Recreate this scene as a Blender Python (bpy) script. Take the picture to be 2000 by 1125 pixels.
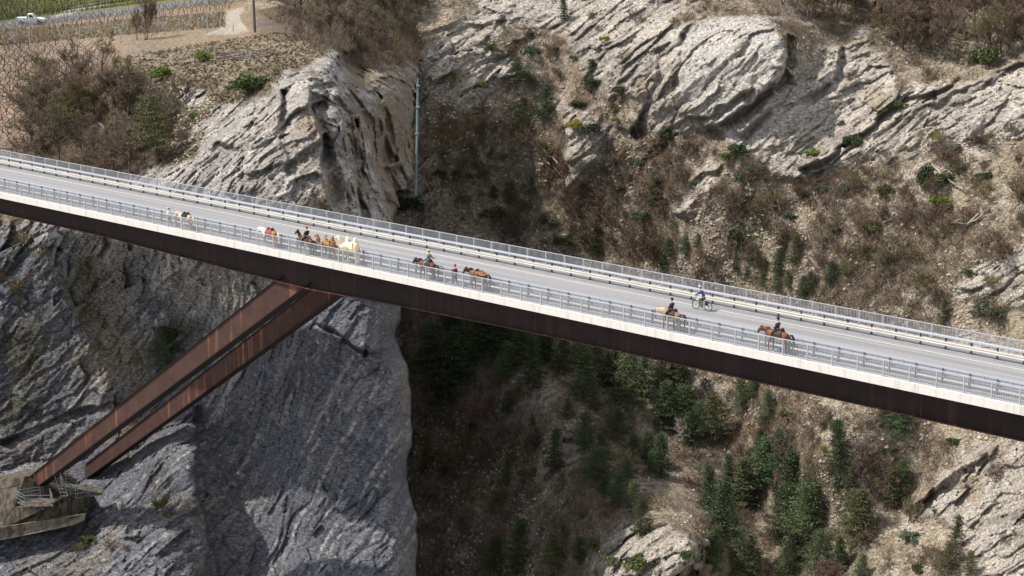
import bpy, math, random
import numpy as np

for _o in list(bpy.data.objects):
    bpy.data.objects.remove(_o, do_unlink=True)
SC = bpy.context.scene
COL = SC.collection

# ------------------------------------------------------------------ camera
FPX = 3889.0                                   # focal length in pixels of a 2000 px wide picture
PITCH = math.atan(962.5 / FPX)
CH = 38.1466                                   # height of the drone above the bridge deck
cam_d = bpy.data.cameras.new('camera')
cam = bpy.data.objects.new('camera', cam_d)
COL.objects.link(cam)
cam.location = (0, 0, CH)
cam.rotation_euler = (math.pi / 2 - PITCH, 0, 0)
cam_d.sensor_width = 36.0
cam_d.lens = 36.0 * FPX / 2000.0
cam_d.clip_start = 1.0
cam_d.clip_end = 3000.0
SC.camera = cam

# ------------------------------------------------------------------ world, sun, exposure
SUN_EL = math.radians(52)
SUN_FROM = (-1.0, -0.06)                       # horizontal direction towards the sun
w = bpy.data.worlds.new('World')
SC.world = w
w.use_nodes = True
wn = w.node_tree
bg = wn.nodes['Background']
sky = wn.nodes.new('ShaderNodeTexSky')
sky.sky_type = 'NISHITA'
sky.sun_disc = False
sky.sun_elevation = SUN_EL
sky.sun_rotation = math.atan2(SUN_FROM[0], SUN_FROM[1])
sky.altitude = 700
sky.air_density = 1.0
sky.dust_density = 2.0
veil = wn.nodes.new('ShaderNodeMix')              # thin high cloud over the blue
veil.data_type = 'RGBA'
veil.inputs[0].default_value = 0.58
veil.inputs[7].default_value = (3.9, 3.65, 3.35, 1)
wn.links.new(sky.outputs[0], veil.inputs[6])
wn.links.new(veil.outputs[2], bg.inputs[0])
bg.inputs[1].default_value = 0.15
sun_d = bpy.data.lights.new('sun', 'SUN')
sun_d.energy = 3.3
sun_d.angle = math.radians(0.9)
sun_d.color = (1.0, 0.935, 0.84)
sun = bpy.data.objects.new('sun', sun_d)
COL.objects.link(sun)
from mathutils import Vector, Matrix
_hl = math.hypot(*SUN_FROM)
_sv = Vector((SUN_FROM[0] / _hl * math.cos(SUN_EL), SUN_FROM[1] / _hl * math.cos(SUN_EL), math.sin(SUN_EL)))
sun.rotation_euler = _sv.to_track_quat('Z', 'Y').to_euler()
sun.location = (0, 0, 200)
SC.view_settings.view_transform = 'Standard'
SC.view_settings.look = 'None'
SC.view_settings.gamma = 1.0
SC.view_settings.exposure = 0.78
SC.view_settings.use_curve_mapping = False

rnd = random.Random(11)
RNG = np.random.RandomState(5)

# ------------------------------------------------------------------ view geometry (to read positions off the survey photo)
Fw = np.array([0, math.cos(PITCH), -math.sin(PITCH)])
Up = np.array([0, math.sin(PITCH), math.cos(PITCH)])
Rt = np.array([1.0, 0, 0])
CAM = np.array([0, 0, CH])

def at(u, v, D):
    u = np.asarray(u, float)[..., None]; v = np.asarray(v, float)[..., None]; D = np.asarray(D, float)[..., None]
    return CAM + D * (Fw + (u - 1000) / FPX * Rt + (562.5 - v) / FPX * Up)

BD = np.array([0.761373, -0.648314, 0.0])        # along the bridge, towards the right and nearer
WD = np.array([0.648314, 0.761373, 0.0])         # across the bridge, away from the camera
BP = np.array([31.976, 123.039, 0.0])

def bp(t, wv, z):
    return BP + t * BD + wv * WD + np.array([0, 0, z])

def onplane(u, v, wv):
    r = Fw + (u - 1000) / FPX * Rt + (562.5 - v) / FPX * Up
    s = ((BP - CAM) @ WD + wv) / (r @ WD)
    X = CAM + s * r
    return (X - BP) @ BD, X[2]

# ------------------------------------------------------------------ noise
_T = RNG.rand(4096).astype(np.float32)
def _h(x, y, z, k=0):
    n = (x * 73856093) ^ (y * 19349663) ^ (z * 83492791) ^ (k * 2654435)
    n = (n ^ (n >> 13)) * 1274126177
    n = n ^ (n >> 16)
    return _T[n & 4095]

def noise(P, sc=1.0, seed=0):
    """value noise in 3D, -1..1"""
    Q = P / sc + seed * 17.31
    I = np.floor(Q).astype(np.int64); Fr = (Q - I)
    Fr = Fr * Fr * Fr * (Fr * (Fr * 6 - 15) + 10)
    x, y, z = I[..., 0], I[..., 1], I[..., 2]
    fx, fy, fz = Fr[..., 0], Fr[..., 1], Fr[..., 2]
    out = 0
    for dz in (0, 1):
        wz = fz if dz else 1 - fz
        for dy in (0, 1):
            wy = fy if dy else 1 - fy
            a = _h(x, y + dy, z + dz); b = _h(x + 1, y + dy, z + dz)
            out = out + wz * wy * (a + (b - a) * fx)
    return out * 2 - 1

def fbm(P, sc, octs=4, seed=0, gain=0.5):
    s = 0; a = 1.0; tot = 0
    for i in range(octs):
        s = s + a * noise(P, sc, seed + i * 3.7); tot += a
        a *= gain; sc = sc * 0.48
    return s / tot

def cells(P, seed=0):
    """Worley in 3D: (id value 0..1, second id value -1..1, edge distance)"""
    I = np.floor(P).astype(np.int64)
    sh = P.shape[:-1]
    d1 = np.full(sh, 9e9); d2 = np.full(sh, 9e9); v = np.zeros(sh); v2 = np.zeros(sh)
    for dx in (-1, 0, 1):
        for dy in (-1, 0, 1):
            for dz in (-1, 0, 1):
                x = I[..., 0] + dx; y = I[..., 1] + dy; z = I[..., 2] + dz
                jx = x + _h(x, y, z, seed + 1); jy = y + _h(x, y, z, seed + 2); jz = z + _h(x, y, z, seed + 3)
                d = (jx - P[..., 0]) ** 2 + (jy - P[..., 1]) ** 2 + (jz - P[..., 2]) ** 2
                m = d < d1
                d2 = np.where(m, d1, np.minimum(d2, d))
                v = np.where(m, _h(x, y, z, seed + 4), v)
                if np.any(m):
                    hx, hy, hz_ = _h(x[m], y[m], z[m], seed + 5) * 2 - 1, _h(x[m], y[m], z[m], seed + 6) * 2 - 1, _h(x[m], y[m], z[m], seed + 7) * 2 - 1
                    v2[m] = hx * (P[..., 0][m] - jx[m]) + hy * (P[..., 1][m] - jy[m]) + hz_ * (P[..., 2][m] - jz[m])
                d1 = np.where(m, d, d1)
    return v, v2, np.sqrt(d2) - np.sqrt(d1)

def sstep(a, b, x):
    t = np.clip((x - a) / (b - a), 0, 1)
    return t * t * (3 - 2 * t)

def rbf(pts, q_u, q_v, sm=0.02):
    p = np.array(pts, float); xy = p[:, :2] / 1000.0; n = len(p)
    def k(r2): return 0.5 * r2 * np.log(r2 + 1e-9)
    A = np.zeros((n + 3, n + 3))
    d2 = ((xy[:, None] - xy[None]) ** 2).sum(-1)
    A[:n, :n] = k(d2) + np.eye(n) * sm * 0.05
    A[:n, n] = 1; A[:n, n + 1:] = xy; A[n, :n] = 1; A[n + 1:, :n] = xy.T
    c = np.linalg.solve(A, np.concatenate([p[:, 2], [0, 0, 0]]))
    X = q_u / 1000.0; Y = q_v / 1000.0
    out = c[n] + c[n + 1] * X + c[n + 2] * Y
    for i in range(n):
        out = out + c[i] * k((X - xy[i, 0]) ** 2 + (Y - xy[i, 1]) ** 2)
    return out

def inpoly(poly, X, Y):
    """signed soft distance to a polygon, in px (positive inside)"""
    p = np.array(poly, float); n = len(p)
    ins = np.zeros(X.shape, bool); dm = np.full(X.shape, 1e9)
    for i in range(n):
        a = p[i]; b = p[(i + 1) % n]
        c = ((a[1] > Y) != (b[1] > Y)) & (X < (b[0] - a[0]) * (Y - a[1]) / (b[1] - a[1] + 1e-12) + a[0])
        ins ^= c
        e = b - a; t = np.clip(((X - a[0]) * e[0] + (Y - a[1]) * e[1]) / (e @ e), 0, 1)
        dm = np.minimum(dm, (X - a[0] - t * e[0]) ** 2 + (Y - a[1] - t * e[1]) ** 2)
    dm = np.sqrt(dm)
    return np.where(ins, dm, -dm)

# ------------------------------------------------------------------ materials
def mat(name, col, rough=0.8, metal=0.0, var=0.0, vscale=8.0, bump=0.0, bscale=20.0, objvar=0.0, coord='Object', spec=0.3):
    m = bpy.data.materials.new(name); m.use_nodes = True
    nt = m.node_tree; b = nt.nodes['Principled BSDF']
    b.inputs['Roughness'].default_value = rough; b.inputs['Metallic'].default_value = metal
    b.inputs['Specular IOR Level'].default_value = spec
    b.inputs['Base Color'].default_value = (*col, 1)
    tc = nt.nodes.new('ShaderNodeTexCoord')
    last = None
    if var > 0:
        nz = nt.nodes.new('ShaderNodeTexNoise'); nz.inputs['Scale'].default_value = vscale; nz.inputs['Detail'].default_value = 5
        nt.links.new(tc.outputs[coord], nz.inputs['Vector'])
        mr = nt.nodes.new('ShaderNodeMapRange'); mr.inputs[1].default_value = 0.3; mr.inputs[2].default_value = 0.7
        mr.inputs[3].default_value = 1 - var; mr.inputs[4].default_value = 1 + var
        nt.links.new(nz.outputs[0], mr.inputs[0])
        mx = nt.nodes.new('ShaderNodeVectorMath'); mx.operation = 'SCALE'
        mx.inputs[0].default_value = col
        nt.links.new(mr.outputs[0], mx.inputs['Scale'])
        last = mx.outputs[0]
    if objvar > 0:
        oi = nt.nodes.new('ShaderNodeObjectInfo')
        hs = nt.nodes.new('ShaderNodeHueSaturation')
        if last: nt.links.new(last, hs.inputs['Color'])
        else: hs.inputs['Color'].default_value = (*col, 1)
        a = nt.nodes.new('ShaderNodeMapRange'); a.inputs[3].default_value = 1 - objvar; a.inputs[4].default_value = 1 + objvar
        nt.links.new(oi.outputs['Random'], a.inputs[0]); nt.links.new(a.outputs[0], hs.inputs['Value'])
        f = nt.nodes.new('ShaderNodeMath'); f.operation = 'MULTIPLY'; f.inputs[1].default_value = 7.13
        fr = nt.nodes.new('ShaderNodeMath'); fr.operation = 'FRACT'
        nt.links.new(oi.outputs['Random'], f.inputs[0]); nt.links.new(f.outputs[0], fr.inputs[0])
        a2 = nt.nodes.new('ShaderNodeMapRange'); a2.inputs[3].default_value = 0.5 - objvar * 0.09; a2.inputs[4].default_value = 0.5 + objvar * 0.09
        nt.links.new(fr.outputs[0], a2.inputs[0]); nt.links.new(a2.outputs[0], hs.inputs['Hue'])
        last = hs.outputs[0]
    if last: nt.links.new(last, b.inputs['Base Color'])
    if bump > 0:
        nb = nt.nodes.new('ShaderNodeTexNoise'); nb.inputs['Scale'].default_value = bscale; nb.inputs['Detail'].default_value = 6
        nt.links.new(tc.outputs[coord], nb.inputs['Vector'])
        bm_ = nt.nodes.new('ShaderNodeBump'); bm_.inputs['Distance'].default_value = bump
        nt.links.new(nb.outputs[0], bm_.inputs['Height']); nt.links.new(bm_.outputs[0], b.inputs['Normal'])
    return m

def ground_mat():
    """colour painted per vertex (kind of ground) with fine grain and relief on top"""
    m = bpy.data.materials.new('ground_and_rock'); m.use_nodes = True
    nt = m.node_tree; N = nt.nodes; L = nt.links; b = N['Principled BSDF']
    b.inputs['Roughness'].default_value = 0.9; b.inputs['Specular IOR Level'].default_value = 0.25
    at_ = N.new('ShaderNodeAttribute'); at_.attribute_name = 'Col'
    tc = N.new('ShaderNodeTexCoord')
    def nz(sc, det=5, rough=0.6):
        n = N.new('ShaderNodeTexNoise'); n.inputs['Scale'].default_value = sc; n.inputs['Detail'].default_value = det
        n.inputs['Roughness'].default_value = rough
        L.new(tc.outputs['Object'], n.inputs['Vector']); return n
    n1 = nz(2.2, 6, 0.75)
    mr = N.new('ShaderNodeMapRange'); mr.inputs[1].default_value = 0.32; mr.inputs[2].default_value = 0.68
    mr.inputs[3].default_value = 0.42; mr.inputs[4].default_value = 1.58
    L.new(n1.outputs[0], mr.inputs[0])
    sc = N.new('ShaderNodeVectorMath'); sc.operation = 'SCALE'
    L.new(at_.outputs['Color'], sc.inputs[0]); L.new(mr.outputs[0], sc.inputs['Scale'])
    L.new(sc.outputs[0], b.inputs['Base Color'])
    n2 = nz(3.0, 7, 0.7)
    mp = N.new('ShaderNodeMapping'); mp.inputs['Rotation'].default_value = (0.25, math.radians(38), 0); mp.inputs['Scale'].default_value = (0.55, 1.0, 2.6)
    wn_ = nz(0.9, 3); ad = N.new('ShaderNodeVectorMath'); ad.operation = 'ADD'
    L.new(tc.outputs['Object'], ad.inputs[0]); L.new(wn_.outputs['Color'], ad.inputs[1]); L.new(ad.outputs[0], mp.inputs[0])
    vo = N.new('ShaderNodeTexVoronoi'); vo.feature = 'F1'; vo.inputs['Scale'].default_value = 1.5; L.new(mp.outputs[0], vo.inputs['Vector'])
    v3 = N.new('ShaderNodeTexVoronoi'); v3.feature = 'DISTANCE_TO_EDGE'; v3.inputs['Scale'].default_value = 1.5; L.new(mp.outputs[0], v3.inputs['Vector'])
    m3 = N.new('ShaderNodeMapRange'); m3.inputs[2].default_value = 0.08; L.new(v3.outputs['Distance'], m3.inputs[0])
    b0 = N.new('ShaderNodeBump'); b0.inputs['Distance'].default_value = 0.10; L.new(m3.outputs[0], b0.inputs['Height'])
    b1 = N.new('ShaderNodeBump'); b1.inputs['Distance'].default_value = 0.35; L.new(vo.outputs['Color'], b1.inputs['Height']); L.new(b0.outputs[0], b1.inputs['Normal'])
    bm_ = N.new('ShaderNodeBump'); bm_.inputs['Distance'].default_value = 0.35; bm_.inputs['Strength'].default_value = 0.8
    L.new(n2.outputs[0], bm_.inputs['Height']); L.new(b1.outputs[0], bm_.inputs['Normal']); L.new(bm_.outputs[0], b.inputs['Normal'])
    return m
GM = ground_mat()

# ------------------------------------------------------------------ object helpers
def link(o, parent=None):
    COL.objects.link(o)
    if parent is not None: o.parent = parent
    return o

def tag(o, label=None, cat=None, group=None, kind=None):
    if label: o['label'] = label
    if cat: o['category'] = cat
    if group: o['group'] = group
    if kind: o['kind'] = kind
    return o

def mesh(name, V, Fc, m=None, smooth=False):
    me = bpy.data.meshes.new(name)
    me.from_pydata([tuple(v) for v in V], [], [tuple(f) for f in Fc])
    if m:
        me.materials.append(m)
    if smooth: me.polygons.foreach_set('use_smooth', [True] * len(me.polygons))
    me.update()
    return me

def nmesh(name, V, Q, m=None, smooth=False):
    """fast mesh from numpy arrays; Q is (n,3) or (n,4)"""
    me = bpy.data.meshes.new(name)
    V = np.ascontiguousarray(V, np.float32); Q = np.ascontiguousarray(Q, np.int32); k = Q.shape[1]
    me.vertices.add(len(V)); me.vertices.foreach_set('co', V.ravel())
    me.loops.add(Q.size); me.loops.foreach_set('vertex_index', Q.ravel())
    me.polygons.add(len(Q)); me.polygons.foreach_set('loop_start', np.arange(0, Q.size, k, dtype=np.int32))
    if smooth: me.polygons.foreach_set('use_smooth', np.ones(len(Q), bool))
    if m: me.materials.append(m)
    me.update(calc_edges=True)
    return me

def mobj(name, me, parent=None, loc=None, rz=0, sc=None):
    o = bpy.data.objects.new(name, me)
    link(o, parent)
    if loc is not None: o.location = tuple(loc)
    if rz: o.rotation_euler = (0, 0, rz)
    if sc is not None: o.scale = (sc, sc, sc) if np.isscalar(sc) else sc
    return o

def empty(name, loc, rz=0, sc=1.0):
    o = bpy.data.objects.new(name, None); o.empty_display_size = 0.3
    link(o); o.location = tuple(loc); o.rotation_euler = (0, 0, rz); o.scale = (sc, sc, sc)
    return o

class MB:
    """mesh builder for boxes, prisms and tubes"""
    def __init__(s): s.V = []; s.F = []
    def add(s, V, F):
        n = len(s.V); s.V += [tuple(v) for v in V]; s.F += [tuple(i + n for i in f) for f in F]; return s
    def box(s, a, b):
        x0, y0, z0 = a; x1, y1, z1 = b
        return s.add([(x0, y0, z0), (x1, y0, z0), (x1, y1, z0), (x0, y1, z0), (x0, y0, z1), (x1, y0, z1), (x1, y1, z1), (x0, y1, z1)],
                     [(0, 3, 2, 1), (4, 5, 6, 7), (0, 1, 5, 4), (1, 2, 6, 5), (2, 3, 7, 6), (3, 0, 4, 7)])
    def tube(s, p, r, n=6, cap=True):
        p = [Vector(q) for q in p]; r = [r] * len(p) if np.isscalar(r) else r
        base = len(s.V); rings = []
        for i, q in enumerate(p):
            d = (p[min(i + 1, len(p) - 1)] - p[max(i - 1, 0)]).normalized()
            a = d.cross(Vector((0, 0, 1)));
            if a.length < 0.05: a = d.cross(Vector((1, 0, 0)))
            a.normalize(); b = d.cross(a)
            for k in range(n):
                t = 2 * math.pi * k / n
                s.V.append(tuple(q + (a * math.cos(t) + b * math.sin(t)) * r[i]))
        for i in range(len(p) - 1):
            for k in range(n):
                a0 = base + i * n + k; a1 = base + i * n + (k + 1) % n
                s.F.append((a0, a1, a1 + n, a0 + n))
        if cap:
            s.F.append(tuple(base + k for k in range(n))[::-1]); s.F.append(tuple(base + (len(p) - 1) * n + k for k in range(n)))
        return s
    def prism(s, poly, y0, y1):
        """polygon in x,z extruded along y"""
        n = len(poly)
        V = [(x, y0, z) for x, z in poly] + [(x, y1, z) for x, z in poly]
        F = [tuple(range(n))[::-1], tuple(range(n, 2 * n))] + [(i, (i + 1) % n, (i + 1) % n + n, i + n) for i in range(n)]
        return s.add(V, F)
    def ball(s, c, r, nu=8, nv=6):
        rx, ry, rz = (r, r, r) if np.isscalar(r) else r
        V = [(c[0], c[1], c[2] + rz)]
        for j in range(1, nv):
            ph = math.pi * j / nv
            for i in range(nu):
                th = 2 * math.pi * i / nu
                V.append((c[0] + rx * math.sin(ph) * math.cos(th), c[1] + ry * math.sin(ph) * math.sin(th), c[2] + rz * math.cos(ph)))
        V.append((c[0], c[1], c[2] - rz)); F = []
        for i in range(nu):
            F.append((0, 1 + i, 1 + (i + 1) % nu))
            for j in range(nv - 2):
                a = 1 + j * nu + i; b = 1 + j * nu + (i + 1) % nu
                F.append((a, a + nu, b + nu, b))
            a = 1 + (nv - 2) * nu + i; b = 1 + (nv - 2) * nu + (i + 1) % nu
            F.append((a, len(V) - 1, b))
        return s.add(V, F)
    def me(s, name, m, smooth=False): return mesh(name, s.V, s.F, m, smooth)
    def build(s, name, m, parent=None, smooth=False, loc=None, rz=0):
        return mobj(name, s.me(name, m, smooth), parent, loc, rz)

# ================================================================== TERRAIN
# survey points of the two sides of the gorge: picture column, picture row, distance along the view axis (m)
LPTS = [(-500, -250, 620), (0, -250, 560), (500, -250, 520), (900, -250, 420),
 (-500, -10, 420), (0, -10, 395), (250, -10, 390), (450, -10, 345), (-500, 40, 345), (0, 40, 338), (250, 20, 340), (0, 60, 300), (250, 60, 285), (420, 30, 290), (470, 20, 300),
 (-500, 85, 280), (0, 85, 272), (250, 85, 258), (400, 60, 258), (500, 60, 250), (600, 40, 256), (700, 20, 262), (800, 20, 270), (800, 80, 262), (700, 110, 244), (760, 130, 240),
 (-500, 200, 255), (0, 200, 246), (150, 200, 240), (300, 120, 240), (300, 220, 228), (420, 110, 236), (540, 100, 226), (600, 110, 218),
 (-500, 300, 240), (0, 300, 230), (150, 300, 225), (300, 300, 215), (420, 180, 220), (500, 190, 212), (640, 115, 214), (640, 200, 204), (560, 260, 200), (470, 330, 200), (380, 360, 203),
 (700, 220, 212), (700, 320, 208), (780, 220, 232), (790, 320, 230), (620, 380, 196), (740, 420, 208),
 (-500, 500, 222), (0, 480, 220), (150, 520, 216), (300, 520, 210), (450, 520, 203), (600, 560, 200), (740, 560, 202),
 (0, 700, 218), (200, 700, 218), (380, 700, 212), (600, 700, 198), (740, 700, 196), (720, 640, 195),
 (-500, 950, 214), (0, 920, 212), (100, 920, 215), (190, 900, 217), (300, 900, 206), (370, 900, 202), (450, 900, 207), (600, 900, 198), (740, 900, 195),
 (0, 1130, 200), (200, 1130, 198), (360, 1130, 196), (420, 1130, 203), (600, 1130, 196), (760, 1130, 193),
 (-500, 1450, 185), (200, 1450, 184), (600, 1450, 184), (900, 1450, 186)]
RPTS = [(500, -250, 330), (500, 100, 285), (650, 100, 268), (800, 60, 268), (830, 150, 262), (850, 350, 268), (850, 600, 268), (820, 900, 256), (850, 1125, 243), (850, 1400, 230), (500, 700, 276), (500, 1400, 250),
 (1100, -250, 310), (1000, 60, 268), (900, 30, 268), (1100, 150, 262), (980, 330, 266), (1100, 300, 258), (1100, 500, 262), (960, 560, 262), (1000, 720, 250), (1100, 800, 240), (1000, 900, 244), (1200, 960, 222), (1300, 1070, 199), (1350, 1060, 197), (1300, 1140, 196), (1240, 1065, 205), (1440, 1010, 232), (1300, 900, 236), (1250, 720, 252), (1420, 800, 243), (1420, 620, 244), (1420, 1200, 224),
 (1250, 150, 250), (1300, 280, 250), (1250, 380, 252), (1300, 500, 250), (1450, 100, 240), (1520, 80, 238), (1580, 130, 243), (1400, 200, 243), (1500, 250, 241), (1550, 30, 250), (1600, -250, 285), (1400, -50, 262), (1400, 400, 242),
 (1700, 300, 234), (1700, 500, 226), (1600, 700, 226), (1600, 900, 217), (1600, 1150, 210),
 (1800, 200, 234), (1900, 0, 250), (2000, 150, 232), (2000, 300, 222), (2000, 500, 213), (1850, 700, 214), (2000, 900, 198), (1800, 900, 212), (1780, 980, 212), (1900, 1125, 194), (1750, 1100, 204),
 (2500, 600, 190), (2500, -250, 250), (2500, 1400, 160), (2000, 1400, 180), (1600, 1400, 194), (1200, 1400, 212)]
XE = np.array([(-300, 860), (60, 830), (120, 816), (240, 812), (300, 808), (340, 800), (380, 772), (440, 762), (500, 768), (600, 782), (655, 774), (700, 783), (760, 800), (850, 797), (950, 801), (1125, 815), (1450, 840)], float)

def axis(a, b, f0, f1, d, c):
    """sample positions: step d inside f0..f1, growing steps outside"""
    ins = np.arange(f0, f1 + d, d); lo = [f0]; s = d
    while lo[-1] > a: s = min(s * 1.3, c); lo.append(lo[-1] - s)
    hi = [ins[-1]]; s = d
    while hi[-1] < b: s = min(s * 1.3, c); hi.append(hi[-1] + s)
    return np.concatenate([lo[:0:-1], ins, hi[1:]])

def beds(s, P, lams, seed):
    """stepped bedding: rock layers with sharp upper lips"""
    h = 0
    for i, (lam, amp) in enumerate(lams):
        q = s / lam + 0.55 * noise(P, lam * 3.5, seed + i) + 0.25 * noise(P, lam * 1.1, seed + i + 5)
        fr = q - np.floor(q)
        pr = np.minimum(fr / 0.82, (1 - fr) / 0.18)
        k = 0.35 + 0.65 * sstep(-0.35, 0.5, noise(P, lam * 4.5, seed + 11 + i))
        h = h + amp * k * (pr - 0.5)
    return h

def lerp3(a, b, k): return a + (b - a) * k[..., None]
C = lambda *c: np.array(c, float)
def colmix(base, items):
    out = np.broadcast_to(base, items[0][1].shape + (3,)).copy()
    for c, k in items: out = lerp3(out, c, np.clip(k, 0, 1))
    return out

STEP = 2.3
def build_grid(us, vs):
    Ug, Vg = np.meshgrid(us, vs); return Ug, Vg

def rock_relief(P, ang, seed, amp=1.0, yk=0.3, warp=1.0, lf=1.0, bed=1.0):
    """returns displacement towards the viewer, colour driver"""
    wv = (fbm(P, 22, 3, seed) * 7 + fbm(P, 6, 2, seed + 2) * 1.6) * warp
    ca = np.cos(ang); sa = np.sin(ang)
    s = -sa * P[..., 0] + ca * P[..., 2] + yk * P[..., 1] + wv
    l = ca * P[..., 0] + sa * P[..., 2]
    h = beds(s, P, ((7.0, .8), (2.6, 0.42), (1.05, 0.26), (0.5, 0.14), (0.27, 0.08)), seed) * bed
    Q = np.stack([s / 0.8, l / (2.4 * lf), P[..., 1] / 2.2], -1)
    Q = Q + 0.35 * np.stack([noise(P, 1.7, seed + 31), noise(P, 1.7, seed + 32), noise(P, 1.7, seed + 33)], -1)
    v, v2, e = cells(Q, int(seed))
    Q2 = np.stack([s / 2.3, l / (5.2 * lf), P[..., 1] / 4.5], -1) + 0.3 * np.stack([noise(P, 4, seed + 41), noise(P, 4, seed + 42), noise(P, 4, seed + 43)], -1)
    w_, w2, e2 = cells(Q2, int(seed) + 9)
    Q3 = np.stack([s / 0.36, l / (1.0 * lf), P[..., 1] / 0.9], -1)
    x_, x2, e3 = cells(Q3, int(seed) + 19)
    h = h + (v - 0.5) * 0.4 + v2 * 0.75 + (w_ - 0.5) * 0.9 + w2 * 1.7 + (x_ - 0.5) * 0.2 + x2 * 0.3 - 0.24 * (1 - sstep(0.0, 0.07, e)) - 0.34 * (1 - sstep(0.0, 0.035, e2)) - 0.11 * (1 - sstep(0.0, 0.12, e3))
    h = h + fbm(P, 5, 4, seed + 50) * 0.5
    return h * amp, s, v, w_

# ---- right / far side ----
uR = axis(480, 2420, 640, 2010, STEP, 14); vR = axis(-260, 1400, -6, 1132, STEP, 14)
Ug, Vg = build_grid(uR, vR)
D = rbf(RPTS, Ug, Vg)
P0 = at(Ug, Vg, D)
wu = Ug + 26 * noise(P0, 6, 1) + 10 * noise(P0, 1.6, 2); wvv = Vg + 26 * noise(P0, 6, 3) + 10 * noise(P0, 1.6, 4)
RK = [([(800, 110), (850, 60), (940, -10), (1080, -60), (1250, -30), (1330, 20), (1420, 30), (1500, 28), (1545, 90), (1600, 105), (1690, 60), (1720, 110), (1760, 150), (1860, 150), (2080, 80), (2080, 225), (1850, 265), (1700, 315), (1600, 345), (1480, 330), (1480, 300), (1390, 290), (1330, 240), (1270, 270), (1240, 200), (1180, 180), (1120, 60), (1010, 60), (930, 90), (850, 150)], 1),
      ([(1780, 965), (1850, 920), (1900, 885), (1980, 870), (2100, 850), (2100, 1300), (1900, 1200), (1870, 1060), (1800, 1010)], 1),
      ([(850, 110), (960, 100), (1010, 150), (960, 190), (900, 210), (850, 200)], 1),
      ([(1100, 60), (1200, 60), (1240, 150), (1200, 230), (1150, 160)], 1),
      ([(1085, 230), (1120, 215), (1200, 235), (1190, 300), (1130, 380), (1090, 330)], 1),
      ([(1180, 1110), (1240, 1050), (1300, 1035), (1362, 1062), (1360, 1125), (1300, 1300), (1150, 1300)], 1),
      ([(1330, 350), (1400, 345), (1360, 430), (1320, 420)], 1),
      ([(700, 130), (820, 120), (830, 260), (850, 420), (700, 500)], 1),
      ([(1900, 490), (2000, 470), (2100, 560), (2000, 620), (1870, 590)], .6)]
rock = np.full(Ug.shape, -1e3)
for pl, k in RK: rock = np.maximum(rock, inpoly(pl, wu, wvv))
rock = sstep(-10, 14, rock + 16 * noise(P0, 3, 9))
ang = math.radians(38)
hr, sR, cv, cw = rock_relief(P0, ang, 3, 1.0, 0.25, 0.16, 2.2, 0.75)
# gullies and ribs of the loose slope, small bumps
Pg = P0 * np.array([1, 1, 0.45])
hs = fbm(Pg, 16, 4, 60) * 3.2 + np.abs(fbm(P0, 5, 3, 61)) * -0.9 + fbm(P0, 1.3, 3, 62) * 0.35
big = fbm(P0, 26, 3, 63) * 2.6
slab0 = sstep(-30, 20, inpoly([(1330, 60), (1400, 40), (1500, 28), (1545, 90), (1530, 140), (1450, 210), (1640, 150), (1580, 200), (1440, 300), (1390, 290), (1230, 330), (1330, 230)], wu, wvv))
D1 = D - (rock * (hr * (0.72 - 0.22 * slab0) + big * 0.4) + (1 - rock) * (hs + big))
# overhanging ledges read off the photo: polyline, drop below
def ledge(D1, line, depth, wdt, wid_above=40):
    for (a, b) in zip(line[:-1], line[1:]):
        a = np.array(a, float); b = np.array(b, float); e = b - a; L_ = np.hypot(*e)
        X = Ug + 7 * noise(P0, 2.5, 71); Y = Vg + 7 * noise(P0, 2.5, 72)
        t = ((X - a[0]) * e[0] + (Y - a[1]) * e[1]) / L_ ** 2
        n_ = ((X - a[0]) * -e[1] + (Y - a[1]) * e[0]) / L_      # positive below the line (e points right)
        m = sstep(-0.04, 0.06, t) * sstep(1.04, 0.94, t) * (0.35 + 0.75 * sstep(-0.5, 0.35, noise(P0, 4.5, 73)))
        n_ = n_ + 5 * noise(P0, 1.1, 74) + 8 * noise(P0, 4.0, 75)
        D1 = D1 + m * depth * sstep(-1, 5, n_) * sstep(wdt, wdt * 0.2, n_) - m * depth * 0.5 * sstep(-wid_above, 0, n_) * sstep(5, -1, n_)
    return D1
D1 = ledge(D1, [(1380, 250), (1440, 215), (1500, 170), (1530, 130), (1535, 70)], 3.0, 34)
D1 = ledge(D1, [(1240, 320), (1320, 240), (1380, 225), (1470, 165)], 1.6, 22)
D1 = ledge(D1, [(1440, 260), (1520, 205), (1620, 160), (1650, 90)], 1.6, 24)
D1 = ledge(D1, [(1560, 340), (1640, 280), (1760, 205), (1870, 150)], 2.2, 26)
D1 = ledge(D1, [(1580, 345), (1700, 265), (1850, 185), (2010, 120)], 1.2, 18)
D1 = ledge(D1, [(1790, 1000), (1830, 955), (1880, 905), (1925, 885)], 2.5, 26)
D1 = ledge(D1, [(870, 105), (960, 60), (1010, 10)], 1.4, 24)
D1 = ledge(D1, [(905, 190), (960, 130), (1040, 60)], 1.2, 20)
D1 = ledge(D1, [(1310, 170), (1325, 60), (1380, 30)], 1.2, 20)
D1 = ledge(D1, [(1225, 260), (1260, 200), (1290, 90)], 2.0, 30)
D1 = ledge(D1, [(1300, 1120), (1355, 1095), (1360, 1060)], 5.0, 50)
PR = at(Ug, Vg, D1)
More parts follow.
